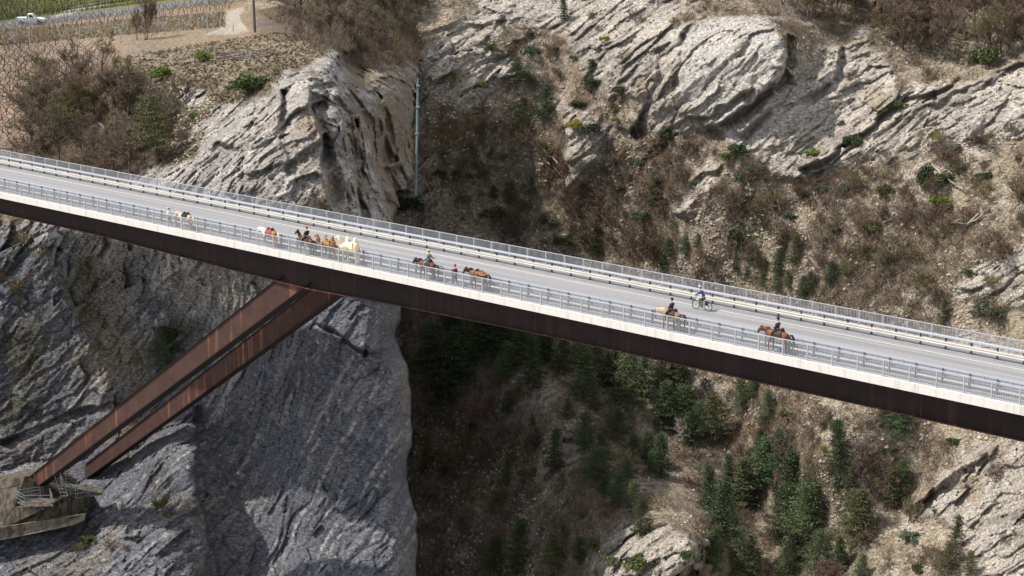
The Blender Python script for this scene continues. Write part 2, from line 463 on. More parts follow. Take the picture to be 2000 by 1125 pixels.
# colours
lit = sstep(-0.25, 0.45, fbm(P0, 9, 4, 80) + 0.45 * fbm(P0, 2.2, 3, 81))
gn = noise(P0, 0.9, 82); gn2 = noise(P0, 3.4, 83)
scree = C(.31, .262, .195); litter = C(.150, .115, .078); pale = C(.42, .375, .31)
colS = colmix(scree, [(litter, 0.85 * lit), (pale, 0.75 * sstep(0.25, 0.75, gn2 + 0.5 * gn)), (C(.075, .085, .035), 0.5 * sstep(0.35, 0.7, fbm(P0, 4, 3, 84))), (C(.055, .045, .04), 0.55 * sstep(0.3, 0.7, -gn + 0.4 * gn2))])
band = noise(np.stack([sR / 0.55, P0[..., 0] / 14, P0[..., 1] / 14], -1), 1, 85)
colR = colmix(C(.40, .365, .315), [(C(.48, .445, .39), sstep(0.4, 0.9, cv) * 0.8), (C(.28, .265, .255), sstep(0.1, 0.7, fbm(P0, 10, 3, 86)) * 0.75), (C(.20, .175, .15), 0.65 * sstep(0.3, 0.6, band)), (C(.30, .235, .15), 0.5 * sstep(0.35, 0.8, noise(P0, 3.1, 87)))])
slab = sstep(-30, 20, inpoly([(1330, 60), (1400, 40), (1500, 28), (1545, 90), (1530, 140), (1450, 210), (1640, 150), (1580, 200), (1440, 300), (1390, 290), (1230, 330), (1330, 230)], wu, wvv))
colR = lerp3(colR, C(.48, .46, .43), slab * 0.75)
colg = lerp3(colS, colR, rock)
# gorge floor polygon: ground and rock multiplied slightly darker
gorge_dark = sstep(40, -30, 0 - inpoly([(800, 150), (900, 190), (1040, 290), (1080, 470), (1250, 600), (1400, 650), (1420, 900), (1500, 1200), (780, 1200), (780, 500)], wu, wvv))
colg = colg * (1 - 0.10 * gorge_dark * (1 - 0.5 * rock))[..., None]
bandpale = sstep(-20, 15, inpoly([(925, 700), (960, 700), (1040, 760), (1110, 830), (1180, 940), (1250, 1000), (1240, 1060), (1150, 1030), (1130, 930), (1060, 850), (960, 780)], wu, wvv))
colg = lerp3(colg, C(.26, .225, .19), bandpale * 0.7 * (0.5 + 0.5 * sstep(-.5, .5, gn)))
ochre = sstep(-25, 25, inpoly([(820, 640), (860, 650), (920, 900), (1000, 1000), (960, 1130), (830, 1130)], wu, wvv)) * sstep(-0.1, 0.5, fbm(P0, 4, 3, 88))
colg = lerp3(colg, C(.13, .085, .04), ochre * 0.6)
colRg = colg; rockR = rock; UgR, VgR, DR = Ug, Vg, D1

# ---- left side: bluff, vineyards and the cliff under the bridge ----
uL = axis(-480, 930, -6, 868, STEP, 14); vL = axis(-240, 1440, -6, 1132, STEP, 14)
Ug, Vg = build_grid(uL, vL)
D = rbf(LPTS, Ug, Vg)
P0 = at(Ug, Vg, D)
xe = np.interp(Vg, XE[:, 0], XE[:, 1]) + 11 * noise(P0, 4.5, 90) + 5 * noise(P0, 1.3, 91)
wu = Ug + 16 * noise(P0, 5, 1) + 6 * noise(P0, 1.4, 2); wvv = Vg + 16 * noise(P0, 5, 3) + 6 * noise(P0, 1.4, 4)
RL = [[(655, 100), (640, 112), (600, 140), (560, 138), (530, 170), (540, 182), (470, 200), (430, 210), (420, 235), (390, 240), (385, 300), (300, 322), (270, 345), (200, 420), (-60, 430), (-600, 460), (-600, 1600), (1000, 1600), (1000, 430), (900, 100), (760, 130), (700, 190)],
      [(340, 170), (400, 180), (400, 210), (370, 215), (330, 190)]]
rock = np.full(Ug.shape, -1e3)
for pl in RL: rock = np.maximum(rock, inpoly(pl, wu, wvv))
rock = sstep(-6, 9, rock + 9 * noise(P0, 3, 9))
low = sstep(470, 620, Vg)
hr, sL, cv, cw = rock_relief(P0, math.radians(44), 7, 1.0, 0.35, 0.3, 1.2, 0.6)
hr2, sL2, cv2, cw2 = rock_relief(P0, math.radians(64), 8, 1.0, 0.35, 0.35, 1.6, 0.4)
steep = np.clip(low * sstep(360, 430, Ug + 14 * noise(P0, 3, 104)) + sstep(600, 680, Ug + .2 * Vg) * (1 - low) * .9, 0, 1)
hr = hr * (1 - steep) + hr2 * steep; sL = np.where(steep > .5, sL2, sL); cv = np.where(steep > .5, cv2, cv)
hs = fbm(P0, 9, 4, 64) * 1.4 + fbm(P0, 1.3, 3, 65) * 0.4
flat = sstep(95, 75, Vg - 0.0 * Ug) * sstep(520, 470, Ug)
vine = sstep(-10, 30, inpoly([(-600, 88), (150, 88), (240, 80), (300, 110), (200, 170), (90, 300), (-600, 300)], Ug, Vg))
hs = hs * (1 - 0.93 * flat) * (1 - 0.8 * vine)
smoothface = sstep(-20, 30, inpoly([(400, 760), (560, 650), (790, 700), (800, 1200), (395, 1200)], wu, wvv))
kamp = 0.68 - 0.26 * low - 0.06 * smoothface
lowbig = fbm(P0 * np.array([1, 1, .5]), 18, 3, 66) * 2.6
D1 = D - (rock * (hr * kamp + lowbig) + (1 - rock) * hs)
# bluff: prow facets lit from the left, hollows on the right
D1 = ledge(D1, [(430, 1130), (392, 1000), (380, 880), (372, 790)][::-1], -1.8, 60)
D1 = ledge(D1, [(470, 340), (520, 330), (600, 300), (640, 260)], 2.0, 40)
D1 = ledge(D1, [(455, 395), (480, 350), (470, 300), (430, 270)][::-1], 1.5, 25)
D1 = ledge(D1, [(470, 610), (560, 600), (640, 640), (720, 690), (770, 670)], 1.1, 18)
D1 = ledge(D1, [(0, 860), (120, 800), (230, 780)], 2.0, 30)
D1 = ledge(D1, [(560, 230), (610, 210), (650, 150)], 1.5, 30)
D1 = ledge(D1, [(765, 430), (740, 330), (695, 220), (655, 108)], 6.0, 70, 60)
D1 = ledge(D1, [(560, 350), (545, 260), (540, 175)], 2.6, 36, 40)
D1 = ledge(D1, [(645, 400), (625, 280), (600, 170)], 3.0, 44, 40)
D1 = ledge(D1, [(700, 430), (690, 320), (665, 240)], 2.5, 34, 30)
# the cliff turns away at its right edge
q = xe - Ug
D1 = D1 + (4 + 3 * noise(P0, 5, 105)) * np.clip(1 - q / 60, 0, 1) ** 2 * sstep(420, 560, Vg) + 4 * np.clip(1 - q / 40, 0, 1) ** 2 + 110 * sstep(0, -9, q) * sstep(90, 150, Vg)
# keep clear of the bridge and its legs
tt = (Ug + 3705.0)
clear = 128.6 * 5672 / tt + 14.5
D1 = np.maximum(D1, np.where((Vg > 60) & (Vg < 1000), clear + (D1 - clear) * 0.15, 0))
PL = at(Ug, Vg, D1)
# colours
gn = noise(P0, 0.9, 82); gn2 = noise(P0, 3.4, 83); f9 = fbm(P0, 9, 4, 93)
colG = colmix(C(.24, .20, .145), [(C(.12, .095, .06), sstep(-0.1, 0.5, f9 + 0.5 * gn)), (C(.34, .31, .26), 0.6 * sstep(0.3, 0.8, gn2)), (C(.10, .10, .045), 0.5 * sstep(0.1, 0.6, fbm(P0, 5, 3, 94)))])
colV = colmix(C(.30, .215, .165), [(C(.24, .185, .12), sstep(-.2, .6, gn2)), (C(.33, .27, .2), 0.6 * sstep(0, .7, gn))])
colG = lerp3(colG, colV, vine)
colG = lerp3(colG, C(.27, .205, .14), sstep(100, 80, Vg) * sstep(30, 50, Vg + .1 * Ug) * sstep(560, 500, Ug))
thick = sstep(-30, 30, inpoly([(40, 330), (80, 160), (200, 110), (270, 150), (300, 230), (380, 270), (290, 350), (100, 400)], wu, wvv))
colG = lerp3(colG, C(.10, .072, .05), thick * 0.8)
bushr = sstep(-20, 20, inpoly([(500, 60), (520, -300), (1000, -300), (850, 60), (780, 150), (690, 130), (600, 90)], wu, wvv))
colG = lerp3(colG, C(.12, .085, .06), bushr * 0.85)
# green vineyard rows beyond the road
gz = sstep(62, 50, Vg + 0.115 * Ug)
rows = 0.5 + 0.5 * np.sin((P0[..., 0] * 0.35 + P0[..., 1] * 0.94) * 2 * math.pi / 5.0)
colGr = lerp3(lerp3(C(.10, .12, .035) + 0 * gn[..., None], C(.24, .19, .10) + 0 * gn[..., None], 0.65 * rows), C(.17, .15, .03), sstep(-.2, .5, f9) * .5)
colG = lerp3(colG, colGr, gz * sstep(560, 520, Ug))
trk = sstep(-2.5, 1.5, inpoly([(60, 48), (100, 34), (150, 12), (190, 6), (215, 7), (165, 17), (110, 38), (92, 40)], Ug, Vg))
trk2 = sstep(-3, 2, inpoly([(476, 14), (440, 21), (433, 30), (438, 44), (428, 57), (398, 68), (455, 67), (486, 60), (471, 43), (467, 29), (479, 18)], Ug, Vg))
colG = lerp3(colG, C(.46, .42, .36), np.maximum(trk, trk2 * 0.8))
road = sstep(-4, 2, inpoly([(-600, 58 + 70), (-600, 50 + 60), (0, 46), (120, 32), (280, 14), (460, -6), (480, -4), (280, 22), (120, 41), (0, 56)], Ug, Vg))
colG = lerp3(colG, C(.17, .17, .175), road)
band = noise(np.stack([sL / 0.5, P0[..., 0] / 12, P0[..., 1] / 12], -1), 1, 95)
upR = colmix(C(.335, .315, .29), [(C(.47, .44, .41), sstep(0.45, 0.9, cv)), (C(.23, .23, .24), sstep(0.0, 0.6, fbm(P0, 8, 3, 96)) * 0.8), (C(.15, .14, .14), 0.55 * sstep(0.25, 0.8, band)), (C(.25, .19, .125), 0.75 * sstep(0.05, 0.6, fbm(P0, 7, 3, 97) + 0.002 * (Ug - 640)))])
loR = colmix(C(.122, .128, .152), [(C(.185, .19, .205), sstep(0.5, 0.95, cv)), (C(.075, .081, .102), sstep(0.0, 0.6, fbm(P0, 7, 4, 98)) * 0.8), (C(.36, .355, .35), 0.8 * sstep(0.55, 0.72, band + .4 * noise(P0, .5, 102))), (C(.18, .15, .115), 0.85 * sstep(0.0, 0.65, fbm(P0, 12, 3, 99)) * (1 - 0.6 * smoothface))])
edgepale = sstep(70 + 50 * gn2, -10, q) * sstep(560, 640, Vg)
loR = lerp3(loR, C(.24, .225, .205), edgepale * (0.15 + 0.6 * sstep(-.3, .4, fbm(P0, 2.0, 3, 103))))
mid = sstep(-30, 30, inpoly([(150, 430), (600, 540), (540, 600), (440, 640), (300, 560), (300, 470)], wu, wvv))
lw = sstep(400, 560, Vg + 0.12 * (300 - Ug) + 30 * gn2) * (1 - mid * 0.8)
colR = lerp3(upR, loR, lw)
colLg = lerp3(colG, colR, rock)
mossL = sstep(0.2, 0.6, fbm(P0, 6, 4, 100)) * sstep(330, 250, np.hypot(Ug - 200, Vg - 620)) + sstep(40, 0, np.hypot(Ug - 800, (Vg - 400) * .6)) * 1.0
colLg = lerp3(colLg, C(.07, .062, .035), np.clip(mossL, 0, 1) * 0.75)

def terrain_obj(name, P, colr, fmask=None):
    H, Wd = P.shape[:2]
    idx = np.arange(H * Wd).reshape(H, Wd)
    Q = np.stack([idx[:-1, :-1], idx[1:, :-1], idx[1:, 1:], idx[:-1, 1:]], -1)
    if fmask is not None: Q = Q[fmask[:-1, :-1]]
    Q = Q.reshape(-1, 4)
    used = np.unique(Q); remap = np.zeros(H * Wd, np.int64); remap[used] = np.arange(len(used))
    V = P.reshape(-1, 3)[used]; c = colr.reshape(-1, 3)[used]
    me = nmesh(name, V, remap[Q], GM, smooth=False)
    ca = me.color_attributes.new('Col', 'FLOAT_COLOR', 'POINT')
    ca.data.foreach_set('color', np.concatenate([np.clip(c, 0, 1), np.ones((len(c), 1))], 1).astype(np.float32).ravel())
    o = mobj(name, me); tag(o, kind='structure'); return o

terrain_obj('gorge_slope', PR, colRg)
top = (rock < 0.5) & (Vg < 420)
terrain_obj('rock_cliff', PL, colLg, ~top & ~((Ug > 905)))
terrain_obj('hilltop_ground', PL, colLg, top)
UgL, VgL, DL, rockL = Ug, Vg, D1, rock

def sampler(us, vs, A):
    def f(u, v):
        i = np.clip(np.searchsorted(us, u) - 1, 0, len(us) - 2); j = np.clip(np.searchsorted(vs, v) - 1, 0, len(vs) - 2)
        a = (u - us[i]) / (us[i + 1] - us[i]); b = (v - vs[j]) / (vs[j + 1] - vs[j])
        return (A[j, i] * (1 - a) + A[j, i + 1] * a) * (1 - b) + (A[j + 1, i] * (1 - a) + A[j + 1, i + 1] * a) * b
    return f
_sR = sampler(uR, vR, DR); _sL = sampler(uL, vL, DL)
_kR = sampler(uR, vR, rockR); _kL = sampler(uL, vL, rockL)
def depth_at(u, v):
    """distance of the ground seen at a picture position, and which side it is"""
    r = _sR(u, v) if u > 500 else 9e9
    l = _sL(u, v) if u < 900 else 9e9
    return (l, 'L') if l < r else (r, 'R')
def gpos(u, v, sink=0.0):
    d, sd = depth_at(u, v)
    p = at(u, v, d + sink)
    return p, d

# ================================================================== BRIDGE
def corten(name, base, streak):
    m = bpy.data.materials.new(name); m.use_nodes = True
    nt = m.node_tree; N = nt.nodes; L = nt.links; b = N['Principled BSDF']
    b.inputs['Roughness'].default_value = 0.75; b.inputs['Specular IOR Level'].default_value = 0.25
    tc = N.new('ShaderNodeTexCoord')
    mp = N.new('ShaderNodeMapping'); mp.inputs['Scale'].default_value = (2.2, 2.2, 0.07)
    L.new(tc.outputs['Object'], mp.inputs[0])
    n1 = N.new('ShaderNodeTexNoise'); n1.inputs['Scale'].default_value = 1.0; n1.inputs['Detail'].default_value = 5; L.new(mp.outputs[0], n1.inputs['Vector'])
    n2 = N.new('ShaderNodeTexNoise'); n2.inputs['Scale'].default_value = 0.12; n2.inputs['Detail'].default_value = 3; L.new(tc.outputs['Object'], n2.inputs['Vector'])
    r1 = N.new('ShaderNodeMapRange'); r1.inputs[1].default_value = 0.52; r1.inputs[2].default_value = 0.72
    L.new(n1.outputs[0], r1.inputs[0])
    r2 = N.new('ShaderNodeMapRange'); r2.inputs[1].default_value = 0.42; r2.inputs[2].default_value = 0.65; L.new(n2.outputs[0], r2.inputs[0])
    mu = N.new('ShaderNodeMath'); mu.operation = 'MULTIPLY'; L.new(r1.outputs[0], mu.inputs[0]); L.new(r2.outputs[0], mu.inputs[1])
    mx = N.new('ShaderNodeMix'); mx.data_type = 'RGBA'
    mx.inputs[6].default_value = (*base, 1); mx.inputs[7].default_value = (*streak, 1); L.new(mu.outputs[0], mx.inputs[0])
    n3 = N.new('ShaderNodeTexNoise'); n3.inputs['Scale'].default_value = 0.9; n3.inputs['Detail'].default_value = 6; L.new(tc.outputs['Object'], n3.inputs['Vector'])
    r3 = N.new('ShaderNodeMapRange'); r3.inputs[1].default_value = 0.3; r3.inputs[2].default_value = 0.7; r3.inputs[3].default_value = 0.8; r3.inputs[4].default_value = 1.2
    L.new(n3.outputs[0], r3.inputs[0])
    sc = N.new('ShaderNodeVectorMath'); sc.operation = 'SCALE'; L.new(mx.outputs[2], sc.inputs[0]); L.new(r3.outputs[0], sc.inputs['Scale'])
    L.new(sc.outputs[0], b.inputs['Base Color'])
    return m

def asphalt(name, col, streakv):
    m = bpy.data.materials.new(name); m.use_nodes = True
    nt = m.node_tree; N = nt.nodes; L = nt.links; b = N['Principled BSDF']
    b.inputs['Roughness'].default_value = 0.85; b.inputs['Specular IOR Level'].default_value = 0.35
    tc = N.new('ShaderNodeTexCoord')
    mp = N.new('ShaderNodeMapping'); mp.inputs['Scale'].default_value = (0.025, 1.3, 1); L.new(tc.outputs['Object'], mp.inputs[0])
    n1 = N.new('ShaderNodeTexNoise'); n1.inputs['Scale'].default_value = 1.0; n1.inputs['Detail'].default_value = 4; L.new(mp.outputs[0], n1.inputs['Vector'])
    n2 = N.new('ShaderNodeTexNoise'); n2.inputs['Scale'].default_value = 3.5; n2.inputs['Detail'].default_value = 8; n2.inputs['Roughness'].default_value = 0.8; L.new(tc.outputs['Object'], n2.inputs['Vector'])
    r1 = N.new('ShaderNodeMapRange'); r1.inputs[1].default_value = 0.35; r1.inputs[2].default_value = 0.65; r1.inputs[3].default_value = 1 - streakv; r1.inputs[4].default_value = 1 + streakv; L.new(n1.outputs[0], r1.inputs[0])
    r2 = N.new('ShaderNodeMapRange'); r2.inputs[1].default_value = 0.3; r2.inputs[2].default_value = 0.7; r2.inputs[3].default_value = 0.86; r2.inputs[4].default_value = 1.14; L.new(n2.outputs[0], r2.inputs[0])
    mu = N.new('ShaderNodeMath'); mu.operation = 'MULTIPLY'; L.new(r1.outputs[0], mu.inputs[0]); L.new(r2.outputs[0], mu.inputs[1])
    sc = N.new('ShaderNodeVectorMath'); sc.operation = 'SCALE'; sc.inputs[0].default_value = col; L.new(mu.outputs[0], sc.inputs['Scale'])
    L.new(sc.outputs[0], b.inputs['Base Color'])
    return m

def concrete(name, col, stain, amt, lo=0.5, hi=0.7):
    m = bpy.data.materials.new(name); m.use_nodes = True
    nt = m.node_tree; N = nt.nodes; L = nt.links; b = N['Principled BSDF']
    b.inputs['Roughness'].default_value = 0.85; b.inputs['Specular IOR Level'].default_value = 0.25
    tc = N.new('ShaderNodeTexCoord')
    mp = N.new('ShaderNodeMapping'); mp.inputs['Scale'].default_value = (1.6, 1.6, 0.16); L.new(tc.outputs['Object'], mp.inputs[0])
    n1 = N.new('ShaderNodeTexNoise'); n1.inputs['Scale'].default_value = 0.9; n1.inputs['Detail'].default_value = 7; n1.inputs['Roughness'].default_value = 0.7; L.new(mp.outputs[0], n1.inputs['Vector'])
    r1 = N.new('ShaderNodeMapRange'); r1.inputs[1].default_value = lo; r1.inputs[2].default_value = hi; r1.inputs[4].default_value = amt; L.new(n1.outputs[0], r1.inputs[0])
    mx = N.new('ShaderNodeMix'); mx.data_type = 'RGBA'; mx.inputs[6].default_value = (*col, 1); mx.inputs[7].default_value = (*stain, 1); L.new(r1.outputs[0], mx.inputs[0])
    L.new(mx.outputs[2], b.inputs['Base Color'])
    bm_ = N.new('ShaderNodeBump'); bm_.inputs['Distance'].default_value = 0.04; L.new(n1.outputs[0], bm_.inputs['Height']); L.new(bm_.outputs[0], b.inputs['Normal'])
    return m

M_fascia = concrete('white_concrete', (.62, .605, .58), (.30, .26, .22), 0.5)
M_kerb = concrete('grey_concrete', (.33, .33, .34), (.2, .19, .18), 0.6)
M_abut = concrete('old_concrete', (.135, .118, .09), (.042, .034, .026), 1.0, 0.44, 0.58)
M_road = asphalt('asphalt', (.245, .245, .258), 0.15)
M_walk = asphalt('walkway_asphalt', (.19, .195, .21), 0.08)
M_line = mat('road_paint', (.58, .55, .46), 0.7, var=0.12, vscale=1.5)
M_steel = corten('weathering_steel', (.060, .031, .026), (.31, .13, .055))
M_steel_shaded = corten('weathering_steel_shaded', (.017, .010, .010), (.045, .022, .017))  # same steel, base darkened to paint in the shade under the deck
M_galv = mat('galvanised_steel', (.43, .45, .49), 0.5, metal=0.1, var=0.10, vscale=0.8)
M_galvd = mat('weathered_galvanised_steel', (.20, .22, .245), 0.5, metal=0.4, var=0.10, vscale=0.8)
M_beamw = mat('pale_galvanised_beam', (.45, .48, .53), 0.45, metal=0.2, var=0.06, vscale=0.5)
M_beamc = mat('cream_weathered_beam', (.50, .485, .44), 0.55, metal=0.1, var=0.10, vscale=0.9)
M_post = mat('dark_steel_post', (.12, .125, .135), 0.55, metal=0.3)

T0, T1 = -126.0, 22.0
RZ = math.atan2(BD[1], BD[0])

def broot(name, t=0, wv=0, z=0, rz=0):
    return empty(name, bp(t, wv, z), RZ + rz)

bridge = tag(broot('bridge'), 'long steel girder road bridge with white concrete edge crossing the gorge', 'bridge')
TW = 11.0
# deck slab with cantilevered edges (profile in w,z extruded along t)
def sweep(name, prof, m, parent, t0=T0, t1=T1, smooth=False):
    n = len(prof)
    V = [(t0, a, b) for a, b in prof] + [(t1, a, b) for a, b in prof]
    F = [tuple(range(n))[::-1], tuple(range(n, 2 * n))] + [(i, i + n, (i + 1) % n + n, (i + 1) % n) for i in range(n)]
    return mobj(name, mesh(name, V, [f[::-1] for f in F], m), parent)
sweep('deck_slab', [(0.0, -0.52), (0.05, -0.56), (1.0, -0.44), (10.0, -0.44), (10.95, -0.56), (11.0, -0.52), (11.0, -0.02), (0.0, -0.02)], M_kerb, bridge)
# white fascia: cast segments 8 m long, with open joints
for k in range(int((T1 - T0) // 9.2)):
    a = T0 + k * 9.2
    mb = MB(); mb.box((a + 0.008, -0.07, -0.55), (a + 9.192, 0.30, 0.05))
    mb.build('fascia_segment', M_fascia, bridge)
sweep('far_fascia', [(10.75, -0.55), (11.07, -0.55), (11.07, 0.05), (10.75, 0.05)], M_fascia, bridge)
sweep('walkway', [(0.302, -0.03), (1.0, -0.03), (1.0, 0.012), (0.302, 0.012)], M_walk, bridge)
sweep('kerb', [(1.003, -0.03), (1.42, -0.03), (1.42, 0.10), (1.003, 0.10)], M_kerb, bridge)
sweep('road_surface', [(1.423, -0.03), (8.55, -0.03), (8.55, 0.0), (5.0, 0.03), (1.423, 0.0)], M_road, bridge)
sweep('kerb', [(8.553, -0.03), (9.2, -0.03), (9.2, 0.10), (8.553, 0.10)], M_kerb, bridge)
sweep('walkway', [(9.203, -0.03), (10.747, -0.03), (10.747, 0.012), (9.203, 0.012)], M_walk, bridge)
def line(wv, wd):
    z = lambda q: 0.03 * (1 - abs(q - 5.0) / 3.57) + 0.005
    V = [(T0, wv, z(wv)), (T1, wv, z(wv)), (T1, wv + wd, z(wv + wd)), (T0, wv + wd, z(wv + wd))]
    mobj('edge_line', mesh('edge_line', V, [(0, 1, 2, 3)], M_line), bridge)
line(7.74, 0.12); line(2.2, 0.12)

# girder: depth follows the haunch read at these columns
GW = 1.6
pts = [onplane(u, v, GW - 0.28) for u, v in [(0, 416.5), (200, 461), (400, 513.4), (538, 548.5), (600, 564.3), (760, 593.5), (1000, 641.5), (1260, 697.5), (1600, 772.8), (1800, 817.6), (2000, 862.7)]]
gt = np.array([p[0] for p in pts]); gz_ = np.array([p[1] for p in pts])
gt = np.concatenate([[T0], gt, [T1]]); gz_ = np.concatenate([[gz_[0]], gz_, [gz_[-1]]])
def gbot(t): return float(np.interp(t, gt, gz_))
ts = np.linspace(T0, T1, 75)
def girder_web(w0, w1, name):
    V = []; F = []
    for t in ts:
        b = gbot(t)
        V += [(t, w0, -0.44), (t, w1, -0.44), (t, w1, b + 0.03), (t, w0, b + 0.03)]
    for i in range(len(ts) - 1):
        a = 4 * i
        for j in range(4):
            F.append((a + j, a + (j + 1) % 4, a + 4 + (j + 1) % 4, a + 4 + j))
    F += [(3, 2, 1, 0), tuple(len(V) - 4 + k for k in range(4))]
    return mobj(name, mesh(name, V, [f[::-1] for f in F], M_steel_shaded), bridge)
def flange(w0, w1):
    V = []; F = []
    for t in ts:
        b = gbot(t)
        V += [(t, w0, b + 0.03), (t, w1, b + 0.03), (t, w1, b - 0.04), (t, w0, b - 0.04)]
    for i in range(len(ts) - 1):
        a = 4 * i
        for j in range(4):
            F.append((a + j, a + (j + 1) % 4, a + 4 + (j + 1) % 4, a + 4 + j))
    F += [(3, 2, 1, 0), tuple(len(V) - 4 + k for k in range(4))]
    return mobj('bottom_flange', mesh('flange', V, [f[::-1] for f in F], M_steel), bridge)
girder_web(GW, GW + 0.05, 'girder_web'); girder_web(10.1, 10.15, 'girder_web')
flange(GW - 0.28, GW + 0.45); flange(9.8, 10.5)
# web plates are welded every 11 m: slim splice strips, and cross frames between the girders
spl = None
for k in range(13):
    t = T0 + 6 + 11.3 * k
    b = gbot(t)
    mb = MB().box((-0.02, GW - 0.014, b + 0.04), (0.02, GW - 0.002, -0.57))
    o = mb.build('splice_strip', M_steel, bridge); o.location = (t, 0, 0)
    mb = MB().box((-0.05, GW + 0.06, b + 0.9), (0.05, 10.09, b + 1.1)); o = mb.build('cross_frame', M_steel_shaded, bridge); o.location = (t, 0, 0)

# inclined legs
SW = GW
pt = np.array([onplane(538, 549, SW), onplane(591.5, 562.5, SW), onplane(61, 959, SW), onplane(47, 941, SW)])
def leg(w0, w1, parent, cut=None, name='inclined_leg'):
    # extended slightly into the girder at the top
    a, b_, c, d = pt
    ext = 0.0
    if cut is not None:
        # foot cut vertically at distance cut
        sl_t = (a[1] - d[1]) / (a[0] - d[0]); sl_b = (b_[1] - c[1]) / (b_[0] - c[0])
        d = np.array([cut, a[1] + sl_t * (cut - a[0])]); c = np.array([cut, b_[1] + sl_b * (cut - b_[0])])
    mb = MB()
    th = 0.05
    # near web, far web
    for y0, y1 in ((w0, w0 + th), (w1 - th, w1)):
        mb.prism([tuple(a), tuple(b_), tuple(c), tuple(d)][::-1], y0, y1)
    o = mb.build(name, M_steel, parent)
    # flanges
    e = (a - d) / np.linalg.norm(a - d); n = np.array([-e[1], e[0]])
    e2 = (b_ - c) / np.linalg.norm(b_ - c); n2 = np.array([-e2[1], e2[0]])
    mb = MB(); mb.prism([tuple(d + n * 0.002), tuple(d + n * 0.07), tuple(a + n * 0.07), tuple(a + n * 0.002)], w0 - 0.12, w1 + 0.12)
    mb.build('leg_top_flange', M_steel_shaded, o)
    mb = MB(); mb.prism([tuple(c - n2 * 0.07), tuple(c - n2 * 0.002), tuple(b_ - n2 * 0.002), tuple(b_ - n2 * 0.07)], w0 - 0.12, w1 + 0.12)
    mb.build('leg_bottom_flange', M_steel_shaded, o)
    mb = MB(); mb.prism([tuple(c), tuple(d), tuple(d - e * 0.3), tuple(c - e2 * 0.3)], w0 + 0.06, w1 - 0.06); mb.build('bearing_block', M_steel_shaded, o)
    return o
leg(SW, SW + 1.35, bridge)
leg(10.1, 11.2, bridge, cut=float(onplane(168, 925, 10.1)[0]))
# stiffeners that carry the leg flanges up on to the web
for (u0, v0), (u1, v1) in (((538, 549), (554, 538.5)), ((591.5, 562.5), (608, 551))):
    p, q_ = np.array(onplane(u0, v0, SW)), np.array(onplane(u1, v1, SW))
    e = (q_ - p) / np.linalg.norm(q_ - p); n = np.array([-e[1], e[0]]) * 0.04
    mb = MB(); mb.prism([tuple(p - n), tuple(q_ - n), tuple(q_ + n), tuple(p + n)], SW - 0.24, SW - 0.003); mb.build('web_stiffener', M_steel_shaded, bridge)

# ---- railings: posts, rails, and every picket
def fence_obj(name, label, wv, h, t_first, pick_w, m_post, m_rail, m_pick, z0):
    root = tag(broot(name), label, 'railing')
    n_ = int((T1 - 1 - t_first) / 2.0)
    x0, x1 = t_first, t_first + 2.0 * n_
    MB().box((x0, wv - 0.035, h - 0.045), (x1, wv + 0.035, h)).build('handrail', m_rail, root)
    MB().box((x0, wv - 0.02, z0 + 0.09), (x1, wv + 0.02, z0 + 0.13)).build('bottom_rail', m_rail, root)
    pm = MB().box((-0.035, wv - 0.05, z0), (0.035, wv + 0.05, h - 0.046)).me('railing_post', m_post)
    base = MB().box((-0.09, wv - 0.09, z0 - 0.0), (0.09, wv - 0.052, z0 + 0.03)).me('foot_plate', m_post)
    for k in range(n_ + 1):
        mobj('railing_post', pm, root, (x0 + 2 * k, 0, 0))
    km = MB().box((-pick_w, wv - 0.010, z0 + 0.13), (pick_w, wv + 0.010, h - 0.046)).me('picket', m_pick)
    xs = [x0 + 2 * k + 2.0 * j / 16 for k in range(n_) for j in range(1, 16)]
    vis = [x for x in xs if x < 2.0]; vis.sort(reverse=True)
    near = set(vis[:300])
    for x in vis[:300]: mobj('picket', km, root, (x, 0, 0))
    mb = MB()
    for x in xs:
        if x not in near: mb.box((x - pick_w, wv - 0.010, z0 + 0.13), (x + pick_w, wv + 0.010, h - 0.046))
    tag(mb.build('picket', m_pick, root), kind='stuff')
    return root
def t_of_u(u, wv, z=0.0):
    lo, hi = T0, T1 + 10
    for _ in range(50):
        m_ = (lo + hi) / 2; d = bp(m_, wv, z) - CAM; x = 1000 + FPX * d[0] / (d @ Fw)
        if x < u: lo = m_
        else: hi = m_
    return lo
t_post = t_of_u(1674.4, 0.12) % 2.0
fence_obj('railing', 'galvanised picket railing along the near white edge of the bridge, beside the walkway', 0.12, 1.25, T0 + t_post % 2.0 + (-(T0 % 2.0)), 0.011, M_galv, M_galv, M_galv, 0.052)
fence_obj('railing', 'tall galvanised picket railing along the far edge of the bridge, behind the pale guard rail', 10.62, 1.22, T0 + (t_of_u(1819, 10.62) % 2.0) - (T0 % 2.0), 0.013, M_galv, M_galv, M_galv, 0.015)

# ---- guard rails with box beams
def wbeam(name, wv, z, hgt, dep, m, root, x0, x1):
    prof = [(wv, z), (wv - dep, z + hgt * .12), (wv - dep, z + hgt * .35), (wv - dep * .45, z + hgt * .5), (wv - dep, z + hgt * .65), (wv - dep, z + hgt * .88), (wv, z + hgt)]
    prof += [(wv + 0.02, z + hgt), (wv + 0.02, z)]
    n = len(prof)
    V = [(x0, a, b) for a, b in prof] + [(x1, a, b) for a, b in prof]
    F = [tuple(range(n)), tuple(range(2 * n - 1, n - 1, -1))] + [(i, (i + 1) % n, (i + 1) % n + n, i + n) for i in range(n)]
    return mobj(name, mesh(name, V, [f[::-1] for f in F], m), root)
gr = tag(broot('guard_rail'), 'guard rail with cream lower beam and white upper beam along the far road edge', 'guard rail')
x0 = T0 + (t_of_u(1655, 8.85) % 2.0) - (T0 % 2.0)
pm = MB().box((-0.05, 8.80, 0.102), (0.05, 8.93, 0.98)).me('guard_post', M_post)
